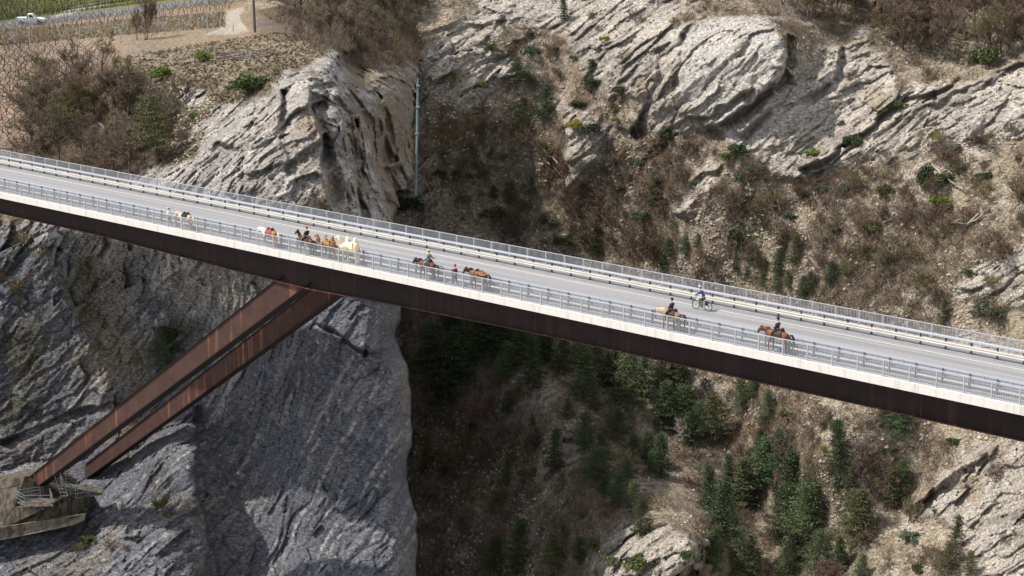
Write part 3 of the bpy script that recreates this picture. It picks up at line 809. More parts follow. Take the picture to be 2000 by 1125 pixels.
bm_ = MB().box((-0.14, 8.70, 0.102), (0.14, 9.0, 0.13)).me('foot_plate', M_galvd)
n_ = int((T1 - 1 - x0) / 2)
for k in range(n_ + 1):
    p = mobj('guard_post', pm, gr, (x0 + 2 * k, 0, 0)); mobj('foot_plate', bm_, p)
MB().box((x0, 8.60, 0.50), (x0 + 2 * n_, 8.797, 0.60)).build('lower_box_beam', M_beamc, gr)
wbeam('lower_beam', 8.59, 0.40, 0.31, 0.085, M_beamc, gr, x0, x0 + 2 * n_)
MB().box((x0, 8.62, 0.982), (x0 + 2 * n_, 8.90, 1.09)).build('upper_beam', M_beamw, gr)
gr2 = tag(broot('guard_rail'), 'grey guard rail with dark posts and thin white handrail between walkway and road', 'guard rail')
pm = MB().box((-0.05, 1.15, 0.102), (0.05, 1.27, 1.14)).me('guard_post', M_galvd)
x0 = T0 + (t_of_u(1638, 1.2, 0.8) % 2.0) - (T0 % 2.0)
n_ = int((T1 - 1 - x0) / 2)
for k in range(n_ + 1):
    p = mobj('guard_post', pm, gr2, (x0 + 2 * k, 0, 0))
    mobj('foot_plate', MB().box((-0.12, 1.06, 0.102), (0.12, 1.36, 0.125)).me('foot_plate', M_galvd) if k == 0 else p0, p)
    if k == 0: p0 = p.children[0].data
MB().box((x0, 1.17, 1.142), (x0 + 2 * n_, 1.25, 1.20)).build('handrail', M_beamw, gr2)
bracket = MB().box((-0.03, 1.18, 1.03), (0.03, 1.24, 1.14)).me('rail_bracket', M_galv)
for k in range(n_):
    mobj('rail_bracket', bracket, gr2, (x0 + 2 * k + 1.0, 0, 0))
MB().box((x0, 1.273, 0.80), (x0 + 2 * n_, 1.36, 1.03)).build('upper_beam', M_beamw, gr2)
wb = wbeam('lower_beam', 1.36, 0.40, 0.29, -0.085, M_galv, gr2, x0, x0 + 2 * n_)
MB().box((x0, 1.08, 0.50), (x0 + 2 * n_, 1.147, 0.62)).build('rear_rail', M_galvd, gr2)
MB().box((x0, 1.08, 0.22), (x0 + 2 * n_, 1.147, 0.30)).build('rear_rail', M_galvd, gr2)

# ================================================================== THINGS AROUND THE BRIDGE
# ---- old concrete abutment at the foot of the legs, with its two service platforms
def face_at(pxs, d): return [at(u, v, d) for u, v in pxs]
ab = tag(empty('abutment', at(60, 980, 203)), 'stained old concrete foundation block on the dark cliff under the foot of the near leg', 'abutment')
def slab(name, front, d0, d1, m, parent, dd=None):
    """a thick block: outline read off the photo at its own distance, pushed back into the cliff"""
    n = len(front)
    A = [at(u, v, d0 + (dd[i] if dd else 0)) for i, (u, v) in enumerate(front)]
    nrm = np.array([-0.16, 0.95, -0.26])
    Bk = [a + nrm * d1 for a in A]
    V = [a - np.array(parent.location) for a in A + Bk]
    F = [tuple(range(n)), tuple(range(2 * n - 1, n - 1, -1))] + [(i, i + n, (i + 1) % n + n, (i + 1) % n) for i in range(n)]
    me = mesh(name, V, F, m); return mobj(name, me, parent)
slab('upper_block', [(-160, 948), (0, 938), (48, 931), (122, 925), (172, 945), (118, 964), (90, 990), (28, 990), (-10, 1040), (-160, 1060)], 203.0, 16, M_abut, ab, [1.5, 1, .8, 8, 12, 4, 0, 0, 0, 0])
slab('lower_face', [(-160, 1060), (-10, 1040), (28, 992), (90, 992), (126, 966), (160, 955), (172, 964), (176, 985), (168, 1003), (100, 1012), (40, 1026), (-160, 1055)], 202.2, 14, M_abut, ab, [0, 0, 0, 0, 1.2, 3, 4.5, 4.5, 3.0, 1, .3, 0])
M_foot = concrete('pale_footing_concrete', (.21, .185, .145), (.07, .055, .04), 0.9, 0.45, 0.6)
slab('footing', [(-160, 1058), (0, 1030), (100, 1014), (168, 1004), (164, 1016), (146, 1025), (100, 1035), (0, 1055), (-160, 1085)], 201.4, 13, M_foot, ab, [0, 0, .6, 1.8, 1.8, 1.4, .6, 0, 0])
def platform(label, corners, d, hgt_px, dd, nposts):
    A = [at(u, v, d + q) for (u, v), q in zip(corners, dd)]
    z = sum(a[2] for a in A) / len(A)
    A = [np.array([a[0], a[1], z]) for a in A]
    root = tag(empty('service_platform', (A[0] + A[2]) / 2), label, 'platform')
    o = np.array(root.location)
    mb = MB(); V = [a - o for a in A] + [a - o - np.array([0, 0, .12]) for a in A]; n = len(A)
    mb.add(V, [tuple(range(n)), tuple(range(2 * n - 1, n - 1, -1))] + [(i, i + n, (i + 1) % n + n, (i + 1) % n) for i in range(n)])
    mb.build('platform_deck', M_abut, root)
    for i in range(n - 1):
        a, b = A[i] - o, A[i + 1] - o
        k = max(2, int(np.linalg.norm(b - a) / 1.2))
        for j in range(k + (i == n - 2)):
            p = a + (b - a) * j / k
            MB().tube([p, p + np.array([0, 0, hgt_px])], 0.03, 5).build('railing_post', M_galvd, root)
        for hh in (0.38, 0.72, 1.0):
            MB().tube([a + np.array([0, 0, hgt_px * hh]), b + np.array([0, 0, hgt_px * hh])], 0.025, 5).build('rail', M_galvd, root)
    return root
platform('small railed service platform below the foot of the near rusty leg', [(79, 968), (32, 986), (50, 995), (103, 982), (98, 972)], 201.0, 1.15, [2.5, 1.5, 0, 0, 2], 3)
pf = platform('larger railed platform with caged stair beside the foot of the far rusty leg', [(118, 945), (128, 966), (148, 971), (200, 960), (204, 950)], 203.0, 1.1, [4.5, 1.5, 0, 1, 3], 3)
o = np.array(pf.location)
p0 = at(148, 971, 203) - o
for k in range(9):
    a = p0 + np.array([0.15, 0.3, 0.3 + 0.32 * k])
    MB().tube([a + np.array([-1.1, -.1, 0]), a, a + np.array([0.9, 0.6, 0.05])], 0.022, 4).build('cage_rung', M_galvd, pf)
for dx, dy in ((-1.0, 0.2), (0.15, 0.3), (1.0, 0.9)):
    MB().tube([p0 + np.array([dx, dy, 0]), p0 + np.array([dx, dy, 3.2])], 0.03, 5).build('cage_post', M_galvd, pf)
for s_ in (0, 0.7):
    MB().tube([p0 + np.array([-1.2 + s_ - .3, 0.1, 0.1]), p0 + np.array([-2.4 + s_, 0.5, 3.0])], 0.035, 5).build('stair_stringer', M_galvd, pf)
for k in range(9):
    q_ = k / 8
    a = p0 + np.array([-1.5 - 0.95 * q_, 0.1 + .4 * q_, 0.1 + 2.9 * q_]); MB().tube([a, a + np.array([0.72, 0, 0])], 0.02, 4).build('stair_tread', M_galvd, pf)
# handrail along the top of the abutment
hr_ = tag(empty('railing', at(0, 938, 203)), 'thin grey railing along the top of the concrete foundation block at the lower left', 'railing')
o = np.array(hr_.location); prev = None
for i, (u, v) in enumerate([(-120, 946), (-60, 942), (0, 938), (15, 937), (38, 933), (66, 930)]):
    p = at(u, v, 203.4) - o
    MB().tube([p, p + np.array([0, 0, 0.95])], 0.025, 5).build('railing_post', M_galvd, hr_)
    if prev is not None:
        for h_ in (0.5, 0.93): MB().tube([prev + np.array([0, 0, h_]), p + np.array([0, 0, h_])], 0.02, 4).build('rail', M_galvd, hr_)
    prev = p

# ---- drain pipe down the back of the cleft
M_pipe = mat('teal_pipe', (.12, .165, .17), 0.5, var=0.15, vscale=.5)
M_black = mat('black_plastic', (.02, .02, .022), 0.6)
pr = tag(empty('drain_pipe', at(814, 380, 226)), 'long thin teal drain pipe hanging down the cliff at the gorge cleft', 'pipe')
o = np.array(pr.location)
pipe = [(816.5, 150), (815.5, 200), (814.5, 260), (813, 320), (811.5, 382)]
dmin = [226, 226, 225.5, 225, 224.5]
MB().tube([at(u, v, d) - o for (u, v), d in zip(pipe, dmin)], 0.13, 8).build('pipe_run', M_pipe, pr)
MB().tube([at(u, v, d) - o for (u, v), d in zip([(812, 134), (815.5, 138), (817, 145), (816.6, 152)], [229, 227, 226, 226])], [.2, .24, .22, .16], 8).build('elbow', M_black, pr)
for v in (168, 210, 262, 318, 356):
    u = np.interp(v, [150, 382], [816.5, 811.5]); c = at(u, v, 225.5) - o
    MB().box(c - np.array([.2, .2, .07]), c + np.array([.2, .8, .07])).build('pipe_clamp', M_galvd, pr)

# ================================================================== VEGETATION
def frames(d):
    a = np.cross(d, [0.13, 0.31, 0.94]); a /= np.linalg.norm(a) + 1e-9
    return a, np.cross(d, a)
class Segs:
    def __init__(s): s.V = []; s.F = []
    def seg(s, p, q, r0, r1, n=3):
        d = q - p; L_ = np.linalg.norm(d)
        if L_ < 1e-5: return
        a, b = frames(d / L_); k = len(s.V)
        for c, r in ((p, r0), (q, r1)):
            for i in range(n):
                t = 6.2832 * i / n
                s.V.append(c + (a * math.cos(t) + b * math.sin(t)) * r)
        for i in range(n): s.F.append((k + i, k + (i + 1) % n, k + n + (i + 1) % n, k + n + i))
    def me(s, name, m): return nmesh(name, np.array(s.V), np.array(s.F), m)

def bare(seed, H, spread, stems, levels, twr=0.016, r0=0.1, up=0.25, nch=(3, 5)):
    r = random.Random(seed); T = Segs(); K = Segs()
    def rv(): return np.array([r.gauss(0, 1), r.gauss(0, 1), r.gauss(0, 1)])
    def grow(p, d, L_, rad, lev):
        S = T if lev >= levels - 1 else K
        n = 3 if lev >= 2 else 2
        pts = [p]; q = p; dd = d
        for i in range(n):
            dd = dd + rv() * 0.17 + np.array([0, 0, up * 0.3]); dd /= np.linalg.norm(dd)
            q2 = q + dd * L_ / n
            ra = rad * (1 - 0.45 * i / n); rb = rad * (1 - 0.45 * (i + 1) / n)
            S.seg(q, q2, max(ra, twr), max(rb, twr), 4 if lev >= levels - 1 else 3)
            q = q2; pts.append(q)
        if lev == 0: return
        for c in range(r.randint(*nch)):
            f = r.uniform(0.35, 1.0); k = min(int(f * n), n - 1); base = pts[k] + (pts[k + 1] - pts[k]) * (f * n - k)
            nd = dd + rv() * 0.62 + np.array([0, 0, up]); nd /= np.linalg.norm(nd)
            grow(base, nd, L_ * r.uniform(0.5, 0.78), rad * 0.55, lev - 1)
    for s_ in range(stems):
        a = r.uniform(0, 6.28); lean = spread * (0.3 + r.random())
        d = np.array([math.cos(a) * lean, math.sin(a) * lean, 1.0]); d /= np.linalg.norm(d)
        grow(np.array([math.cos(a), math.sin(a), 0]) * 0.1 * (stems > 1) - np.array([0, 0, .15]), d, H * r.uniform(0.36, 0.46), r0, levels)
    return T, K

def leafball(seed, n, R, leaf, hollow=0.5, lumps=14, flat=1.0):
    """leaf faces gathered in clumps through the volume"""
    g = np.random.RandomState(seed)
    c = g.normal(size=(lumps, 3)); c /= np.linalg.norm(c, axis=1)[:, None]; c[:, 2] = np.abs(c[:, 2]) * 0.9 - 0.12
    c *= (hollow + (0.95 - hollow) * g.rand(lumps, 1)); cr = g.uniform(0.22, 0.48, lumps)
    i = g.randint(0, lumps, n); d = g.normal(size=(n, 3)); d /= np.linalg.norm(d, axis=1)[:, None]
    P = (c[i] + d * cr[i][:, None] * g.rand(n, 1) ** 0.45) * np.array(R)
    P[:, 2] += R[2] * 0.55
    P[:, 2] = np.maximum(P[:, 2], 0.03)
    return leaves(P, g, leaf)
def leaves(P, g, leaf):
    n = len(P); a = g.normal(size=(n, 3)); a /= np.linalg.norm(a, axis=1)[:, None]
    b = np.cross(a, g.normal(size=(n, 3))); b /= np.linalg.norm(b, axis=1)[:, None] + 1e-9
    s = leaf * g.uniform(0.6, 1.4, (n, 1))
    V = np.stack([P - a * s, P + b * s * 0.55, P + a * s, P - b * s * 0.55], 1).reshape(-1, 3)
    F = np.arange(4 * n).reshape(-1, 4)
    return V, F

def conifer(seed, H, rad, nb=62, open_=0.0, rounded=0.0, m=None):
    g = np.random.RandomState(seed); r = random.Random(seed)
    T = Segs(); K = []; B_ = Segs()
    lean = g.normal(size=2) * 0.02 * H
    def axis_(z): f = z / H; return np.array([lean[0] * f * f, lean[1] * f * f, z])
    for i in range(8): T.seg(axis_(H * i / 8 - (.3 if i == 0 else 0)), axis_(H * (i + 1) / 8 * .97), 0.022 * H * (1 - i / 8.5), 0.022 * H * (1 - (i + 1) / 8.5), 5)
    for k in range(nb):
        f = 0.10 + open_ + (0.9 - open_) * (k / nb) ** 0.9
        z = H * min(f, .985); a = k * 2.39996 + g.uniform(-.5, .5)
        prof = (1 - f) ** (0.85 - 0.45 * rounded) * (0.75 + 0.25 * min(1, (f - open_) * 5))
        L_ = max(rad * prof * g.uniform(0.55, 1.18), 0.12 * rad)
        d = np.array([math.cos(a), math.sin(a), g.uniform(-.12, .28) - (0.15 * (1 - f))])
        p0_ = axis_(z); p1 = p0_ + d * L_
        B_.seg(p0_, p1, 0.03, 0.012)
        nc = max(4, int(L_ / rad * 11))
        for j in range(nc):
            q = p0_ + d * L_ * (0.25 + 0.78 * (j + g.rand()) / nc)
            wdt = 0.16 * rad * (1.1 - 0.3 * j / nc)
            m_ = 22
            K.append(q + g.normal(size=(m_, 3)) * np.array([wdt * .95, wdt * .95, wdt * 0.2]))
    top_ = axis_(H) + g.normal(size=(14, 3)) * np.array([.05, .05, .25]); K.append(top_)
    P = np.concatenate(K)
    V, F = leaves(P, g, 0.088)
    return T, V, F, B_

M_bark = mat('grey_brown_bark', (.125, .095, .075), 0.95, var=0.3, vscale=3, objvar=0.3)
M_barkp = mat('pale_bark', (.36, .32, .27), 0.9, var=0.2, vscale=3, objvar=0.1)
M_twig = mat('brown_twigs', (.145, .115, .083), 0.95, objvar=0.32)
M_twigr = mat('reddish_twigs', (.165, .115, .085), 0.95, objvar=0.25)
M_twigo = mat('mossy_twigs', (.155, .135, .065), 0.95, objvar=0.3)
M_pine = mat('dark_pine_needles', (.056, .078, .034), 0.7, var=0.35, vscale=1.2, objvar=0.35)
M_pineo = mat('olive_pine_needles', (.085, .09, .038), 0.7, var=0.35, vscale=1.2, objvar=0.25)
M_pinel = mat('light_green_needles', (.058, .085, .034), 0.7, var=0.4, vscale=1.2, objvar=0.3)
M_ever = mat('evergreen_leaves', (.068, .085, .028), 0.6, var=0.4, vscale=2.0, objvar=0.35)
M_fresh = mat('fresh_spring_leaves', (.14, .19, .035), 0.6, var=0.3, vscale=2.0, objvar=0.2)
M_mist = mat('yellow_mistletoe', (.24, .21, .03), 0.7, var=0.25, vscale=2.0)
M_grey = mat('grey_green_leaves', (.10, .13, .085), 0.7, var=0.3, vscale=2.0)

proto = {}
def defp(key, parts): proto[key] = parts
for i in range(5):
    T, K = bare(100 + i, 7.0, 0.22, 1 if i < 3 else 2, 5, 0.017, 0.11, 0.22)
    for sfx, tm in (('', M_twig), ('r', M_twigr), ('o', M_twigo)):
        defp('tree%s%d' % (sfx, i), [('trunk', T.me('trunk', M_bark)), ('crown', K.me('crown', tm))])
for i in range(5):
    T, K = bare(200 + i, 3.0, 0.75, 7, 3, 0.014, 0.035, 0.12, (3, 5))
    n = len(T.V); K.F += [tuple(a + len(K.V) for a in f) for f in T.F]; K.V += T.V
    for sfx, tm in (('', M_twig), ('r', M_twigr), ('o', M_twigo)):
        defp('shrub%s%d' % (sfx, i), [(None, K.me('shrub', tm))])
T, K = bare(300, 6.0, 0.3, 3, 4, 0.022, 0.09, 0.3); defp('palebare', [('trunk', T.me('trunk', M_barkp)), ('crown', K.me('crown', M_barkp))])
T, K = bare(301, 6.0, 0.2, 1, 2, 0.035, 0.16, 0.1, (2, 3)); defp('dead', [('trunk', T.me('trunk', M_barkp)), ('crown', K.me('crown', M_barkp))])
for i in range(5):
    H = 8.0; T, V, F, B_ = conifer(400 + i, H, [2.3, 2.0, 2.8, 2.5, 1.8][i], [64, 60, 70, 58, 56][i], [0, .05, .02, .12, 0][i], [0, .2, .6, .8, 0][i])
    for sfx, tm in (('d', M_pine), ('o', M_pineo), ('l', M_pinel)):
        defp('pine%s%d' % (sfx, i), [('trunk', T.me('trunk', M_bark)), ('limbs', B_.me('limbs', M_bark)), ('crown', nmesh('crown', V, F, tm))])
for i in range(3):
    V, F = leafball(500 + i, 2600, (1.3, 1.3, 1.1), 0.10, 0.45, 16)
    S = Segs()
    for k in range(5): S.seg(np.array([0, 0, -.1]), np.array([math.cos(k * 1.3) * .6, math.sin(k * 1.3) * .6, 1.0]), .05, .02)
    for sfx, tm in (('e', M_ever), ('f', M_fresh), ('p', M_pine), ('g', M_grey), ('m', M_mist)):
        defp('bush%s%d' % (sfx, i), [('stems', S.me('stems', M_bark)), ('foliage', nmesh('foliage', V, F, tm))])
HN = {'tree': 7.0 * .98, 'shrub': 2.6, 'pine': 8.0, 'bush': 2.0, 'pale': 6.5, 'dead': 6.5}

def plant(name, key, u, v, hpx, label, cat, group=None, sx=1.0, sink=0.15, tilt=0.0, parts=True, dback=0.0):
    p, d = gpos(u, v, dback)
    base = key.rstrip('0123456789')
    H = HN['tree' if base.startswith('tree') else 'shrub' if base.startswith('shrub') else 'pine' if base.startswith('pine') else 'bush' if base.startswith('bush') else 'pale' if base.startswith('pale') else 'dead']
    s = hpx * d / FPX / 0.96 / H
    P_ = proto[key]
    rz = rnd.uniform(0, 6.28)
    if P_[0][0] is None:
        o = mobj(name, P_[0][1], None, p - np.array([0, 0, sink * s]), rz, (s * sx, s * sx, s))
    else:
        o = empty(name, p - np.array([0, 0, sink * s]), rz); o.scale = (s * sx, s * sx, s)
        for n_, me in P_: mobj(n_, me, o)
    o.rotation_euler = (rnd.gauss(0, .05) + tilt * math.sin(rz), rnd.gauss(0, .05) + tilt * math.cos(rz), rz)
    tag(o, label, cat, group)
    return o

LM = [(815, 250, 'the teal drain pipe'), (650, 120, 'the tip of the bright bluff'), (495, 160, 'the round juniper bush'), (475, 100, 'the dry stone wall'), (497, 30, 'the wooden pole'), (450, 40, 'the gravel track'),
 (284, 40, 'the pale vineyard tree'), (318, 145, 'the bright green knoll bush'), (310, 260, 'the olive pine in the thicket'), (60, 40, 'the white pickup truck'), (30, 293, 'the wooden barrier'),
 (330, 690, 'the dark pine above the rusty legs'), (60, 970, 'the foot of the near leg'), (175, 940, 'the foot of the far leg'), (200, 440, 'the left end of the girder'),
 (1140, 290, 'the grey rock fin'), (1008, 145, 'the upper ledge pine'), (1062, 205, 'the lower ledge pine'), (1155, 150, 'the narrow ledge pine'), (1450, 110, 'the smooth pale slab'), (1250, 110, 'the pale face beside the slab'),
 (1436, 300, 'the dark bush below the slab'), (1664, 272, 'the ivy clump on the ledge'), (1780, 200, 'the long slanting ledge'), (1927, 105, 'the round dark upper right bush'), (1835, 388, 'the bright green slope bush'), (1880, 380, 'the forked dead tree'),
 (1931, 595, 'the round grey green bush'), (1553, 490, 'the yellow green slope pine'), (1280, 370, 'the dark pine in the brush'), (998, 385, 'the wide dark pine behind the bridge'), (1070, 310, 'the pale fallen logs'), (1960, 560, 'the grey outcrop at the right edge'),
 (1697, 484, 'the small mid slope bush'), (1371, 560, 'the cyclist'), (1520, 640, 'the hindmost rider'), (1312, 600, 'the rider on the dun horse'), (890, 540, 'the walker in jeans'), (835, 520, 'the grey rider'), (685, 480, 'the white camel'),
 (1300, 1070, 'the pale rock knob'), (1255, 1090, 'the rounded olive bush'), (1345, 890, 'the long fallen trunk'), (1870, 930, 'the slanting rock slab'), (1753, 830, 'the bush under the girder'), (1550, 960, 'the light green stand'), (1640, 880, 'the open mistletoe pine'),
 (1000, 760, 'the pale scree rib'), (870, 720, 'the big dark pine by the cliff edge'), (790, 760, 'the prow of the dark cliff'), (1740, 950, 'the thin olive pine'), (1003, 1080, 'the dark pines at the bottom edge'), (1250, 1010, 'the pine above the knob'), (1860, 1050, 'the lone pine at the lower right')]
def where(u, v):
    best = min(LM, key=lambda q: math.hypot(q[0] - u, (q[1] - v)))
    dx = u - best[0]; dy = v - best[1]; d = math.hypot(dx, dy)
    if abs(dx) > 1.9 * abs(dy): w_ = 'left of' if dx < 0 else 'right of'
    elif abs(dy) > 1.9 * abs(dx): w_ = 'above' if dy < 0 else 'below'
    else: w_ = ('above ' if dy < 0 else 'below ') + ('left of' if dx < 0 else 'right of')
    q_ = 'close ' if d < 28 else 'just ' if d < 50 else 'slightly ' if d < 85 else 'well '
    return q_ + w_ + ' ' + best[2]
USED = {}
# conifers one by one: column and row of the foot, height in picture rows, kind
CON = [
 (872, 790, 130, 'd0'), (845, 735, 95, 'd2'), (914, 738, 105, 'd1'), (947, 692, 75, 'd0'), (900, 672, 60, 'd2'), (988, 742, 70, 'd2'), (975, 690, 70, 'l1'), (1040, 758, 95, 'd0'), (1012, 712, 70, 'd2'),
 (1070, 706, 70, 'd1'), (1142, 784, 100, 'd1'), (1160, 742, 75, 'd3'), (1125, 720, 60, 'd2'), (1200, 760, 80, 'd0'), (1227, 805, 105, 'd2'), (1252, 770, 80, 'd1'), (1334, 795, 105, 'd4'), (1315, 752, 70, 'l1'), (1290, 760, 70, 'd2'),
 (993, 806, 40, 'd2'), (1040, 836, 26, 'd3'), (1110, 812, 32, 'd2'), (1142, 882, 72, 'd2'), (1082, 922, 78, 'd0'), (1048, 872, 34, 'd1'), (988, 947, 52, 'd1'), (1180, 912, 62, 'd3'), (1236, 900, 46, 'd2'), (1292, 928, 76, 'd0'), (1205, 860, 60, 'd3'),
 (1208, 986, 58, 'd2'), (1180, 972, 44, 'd3'), (1232, 1004, 60, 'd1'), (1250, 1046, 74, 'd2'), (1003, 1128, 108, 'd0'), (965, 1120, 70, 'd2'), (1087, 1124, 78, 'o3'), (1133, 1096, 46, 'd2'), (1400, 868, 92, 'o3'), (1367, 858, 70, 'd2'), (1345, 870, 60, 'd4'),
 (1404, 1062, 118, 'd0'), (1385, 1000, 85, 'd1'), (1430, 1128, 96, 'd2'), (1391, 1120, 90, 'd4'), (1460, 1132, 80, 'd1'), (1451, 802, 58, 'd2'), (1500, 826, 60, 'l0'), (1470, 780, 40, 'd3'), (1493, 934, 66, 'o1'), (1475, 900, 60, 'd4'),
 (1545, 1020, 130, 'l0'), (1575, 1075, 125, 'l2'), (1520, 1060, 100, 'd0'), (1545, 1135, 95, 'd1'), (1600, 1120, 80, 'd2'), (1595, 968, 80, 'o3'), (1640, 928, 100, 'l0'), (1655, 985, 70, 'd1'), (1670, 1064, 98, 'o2'), (1690, 1040, 80, 'o1'), (1745, 992, 74, 'o4'), (1760, 960, 60, 'l3'),
 (1640, 1114, 64, 'l4'), (1680, 1135, 52, 'l2'), (1863, 1072, 62, 'l4'), (1850, 1120, 60, 'o2'), (1895, 1130, 50, 'o3'), (1753, 850, 62, 'l2'), (1725, 832, 45, 'd3'),
 (1008, 172, 54, 'l3'), (1062, 236, 66, 'l0'), (1022, 232, 38, 'l2'), (1155, 178, 56, 'l4'), (1104, 42, 46, 'l1'), (998, 398, 40, 'd2'), (965, 392, 28, 'd3'), (1040, 380, 30, 'd3'), (1280, 400, 60, 'd1'), (1146, 492, 46, 'o1'), (1257, 492, 58, 'o4'), (1170, 500, 40, 'd2'),
 (1571, 584, 42, 'd2'), (1490, 560, 48, 'd0'), (1540, 560, 30, 'd2'), (1460, 546, 40, 'd1'), (1844, 632, 46, 'o4'), (1396, 520, 44, 'o1'), (1440, 530, 44, 'd4'), (1340, 500, 36, 'd3'), (1553, 515, 54, 'o0'),
 (1030, 640, 60, 'd0'), (1100, 655, 60, 'd1'), (880, 640, 50, 'd0'),
 (322, 722, 78, 'd2'), (345, 700, 55, 'd3'), (310, 318, 120, 'o3'), (280, 290, 80, 'o2'), (838, 905, 60, 'o4')]
def con_label(u, v, h, k):
    tone = {'d': 'dark green', 'o': 'olive', 'l': 'light green'}[k[0]]
    size = 'tall' if h > 90 else 'medium sized' if h > 55 else 'small'
    if u < 400 and v > 600: z = 'on the dark cliff above the rusty legs'
    elif u < 400: z = 'in the thicket above the left end of the bridge'
    elif v < 300: z = 'on the upper ledges right of the drain pipe'
    elif v < 620: z = 'on the slope just behind the far railing'
    elif u < 1110 and v < 830: z = 'in the shaded gorge below the bridge beside the cliff edge'
    elif u < 1300 and v < 960: z = 'on the middle of the shaded gorge slope'
    elif u < 1300: z = 'low in the gorge left of the pale rock knob'
    elif u < 1430 and v > 960: z = 'in the dark gully right of the pale rock knob'
    elif v < 880: z = 'just under the right half of the girder'
    elif u < 1700: z = 'in the green stand at the lower right'
    else: z = 'beside the slanting rock slab at the lower right'
    return '%s %s pine %s' % (size, tone, z), 'pines ' + z
_con_seen = {}
for (u, v, h, k) in CON:
    lab, gr_ = con_label(u, v, h, k)
    _con_seen.setdefault(lab, []).append((u, v, h, k, gr_))
ORD = ['leftmost', 'second from left', 'third from left', 'fourth from left', 'fifth from left', 'sixth from left', 'seventh from left', 'eighth from left', 'ninth from left', 'tenth from left']
for lab, L_ in _con_seen.items():
    L_.sort()
    for i, (u, v, h, k, gr_) in enumerate(L_):
        l2 = lab if len(L_) == 1 else lab
        tone = {'d': 'dark green', 'o': 'olive', 'l': 'light green'}[k[0]]
        size = 'Tall' if h > 90 else 'Medium' if h > 55 else 'Small'
        plant('pine_tree', 'pine' + k, u, v + 2, h * 1.12, lab if len(L_) == 1 else '%s %s pine %s' % (size.lower(), tone, where(u, v)), 'pine tree', gr_, sx=rnd.uniform(1.05, 1.45))

# more pines and olive scrub filling the stands
def fill(poly, n, hmin, hmax, keys, seed, mind, name, cat, group, word, sx):
    r = random.Random(seed); P = np.array(poly, float); lo = P.min(0); hi = P.max(0); got = []
    for _ in range(n * 40):
        if len(got) >= n: break
        u = r.uniform(lo[0], hi[0]); v = r.uniform(lo[1], hi[1])
        if inpoly(poly, np.array([u]), np.array([v]))[0] < 0 or any(math.hypot(u - a, v - b) < mind for a, b in got): continue
        d, sd = depth_at(u, v)
        if (sd == 'L') != (u < 780) or (_kR(u, v) if sd == 'R' else _kL(u, v)) > .75: continue
        got.append((u, v)); kk = r.choice(keys); f = r.random(); h = hmin + (hmax - hmin) * f
        tone = {'d': 'dark green', 'o': 'olive', 'l': 'light green', 'e': 'olive green', 'p': 'dark green', 'g': 'grey green', 'm': 'yellowish'}[kk[4]]
        plant(name, kk, u, v, h, '%s %s %s %s' % ('large' if f > .6 else 'middling' if f > .25 else 'small', tone, word, where(u, v)), cat, group, sx=r.uniform(*sx))
PD = ['pined0', 'pined1', 'pined2', 'pined3', 'pined4']; PL_ = ['pinel0', 'pinel2', 'pineo3', 'pined0', 'pineo1']
fill([(825, 690), (870, 640), (1060, 650), (1080, 730), (930, 740), (880, 790)], 8, 60, 100, PD, 1, 22, 'pine_tree', 'pine tree', 'filler pines by the cliff edge', 'pine', (1.2, 1.7))
fill([(1080, 720), (1350, 720), (1340, 850), (1180, 860), (1100, 800)], 6, 55, 100, PD, 2, 24, 'pine_tree', 'pine tree', 'pines below the middle of the girder', 'pine', (1.2, 1.7))
fill([(1120, 870), (1300, 870), (1290, 1000), (1180, 990)], 4, 45, 75, PD, 3, 24, 'pine_tree', 'pine tree', 'pines of the middle slope', 'pine', (1.2, 1.7))
fill([(1470, 900), (1620, 900), (1690, 1130), (1480, 1135)], 4, 70, 110, PL_, 4, 30, 'pine_tree', 'pine tree', 'pines of the lower right stand', 'pine', (1.2, 1.6))
fill([(1370, 980), (1460, 900), (1480, 1135), (1385, 1135)], 3, 70, 105, PD, 5, 26, 'pine_tree', 'pine tree', 'pines of the dark gully', 'pine', (1.2, 1.6))
fill([(1060, 440), (1400, 470), (1640, 560), (1600, 600), (1120, 500)], 10, 30, 55, PL_ + PD, 6, 30, 'pine_tree', 'pine tree', 'pines behind the far railing', 'pine', (1.2, 1.8))
BE = ['bushe0', 'bushe1', 'bushe2', 'bushg1', 'bushp0']
fill([(1400, 300), (1700, 330), (2010, 230), (2010, 640), (1400, 510)], 18, 12, 26, BE, 7, 36, 'bush', 'bush', 'olive scrub of the right slope', 'bush', (1.0, 1.6))
fill([(850, 60), (1330, 30), (1400, 480), (860, 430)], 22, 12, 28, BE, 8, 38, 'bush', 'bush', 'olive scrub right of the pipe', 'bush', (1.0, 1.6))
fill([(1450, 800), (2010, 900), (2010, 1130), (1450, 1130)], 12, 12, 28, BE, 9, 36, 'bush', 'bush', 'olive scrub of the lower right', 'bush', (1.0, 1.6))
fill([(830, 760), (1400, 850), (1400, 1130), (840, 1130)], 10, 12, 26, BE, 10, 40, 'bush', 'bush', 'scrub of the shaded gorge', 'bush', (1.0, 1.6))
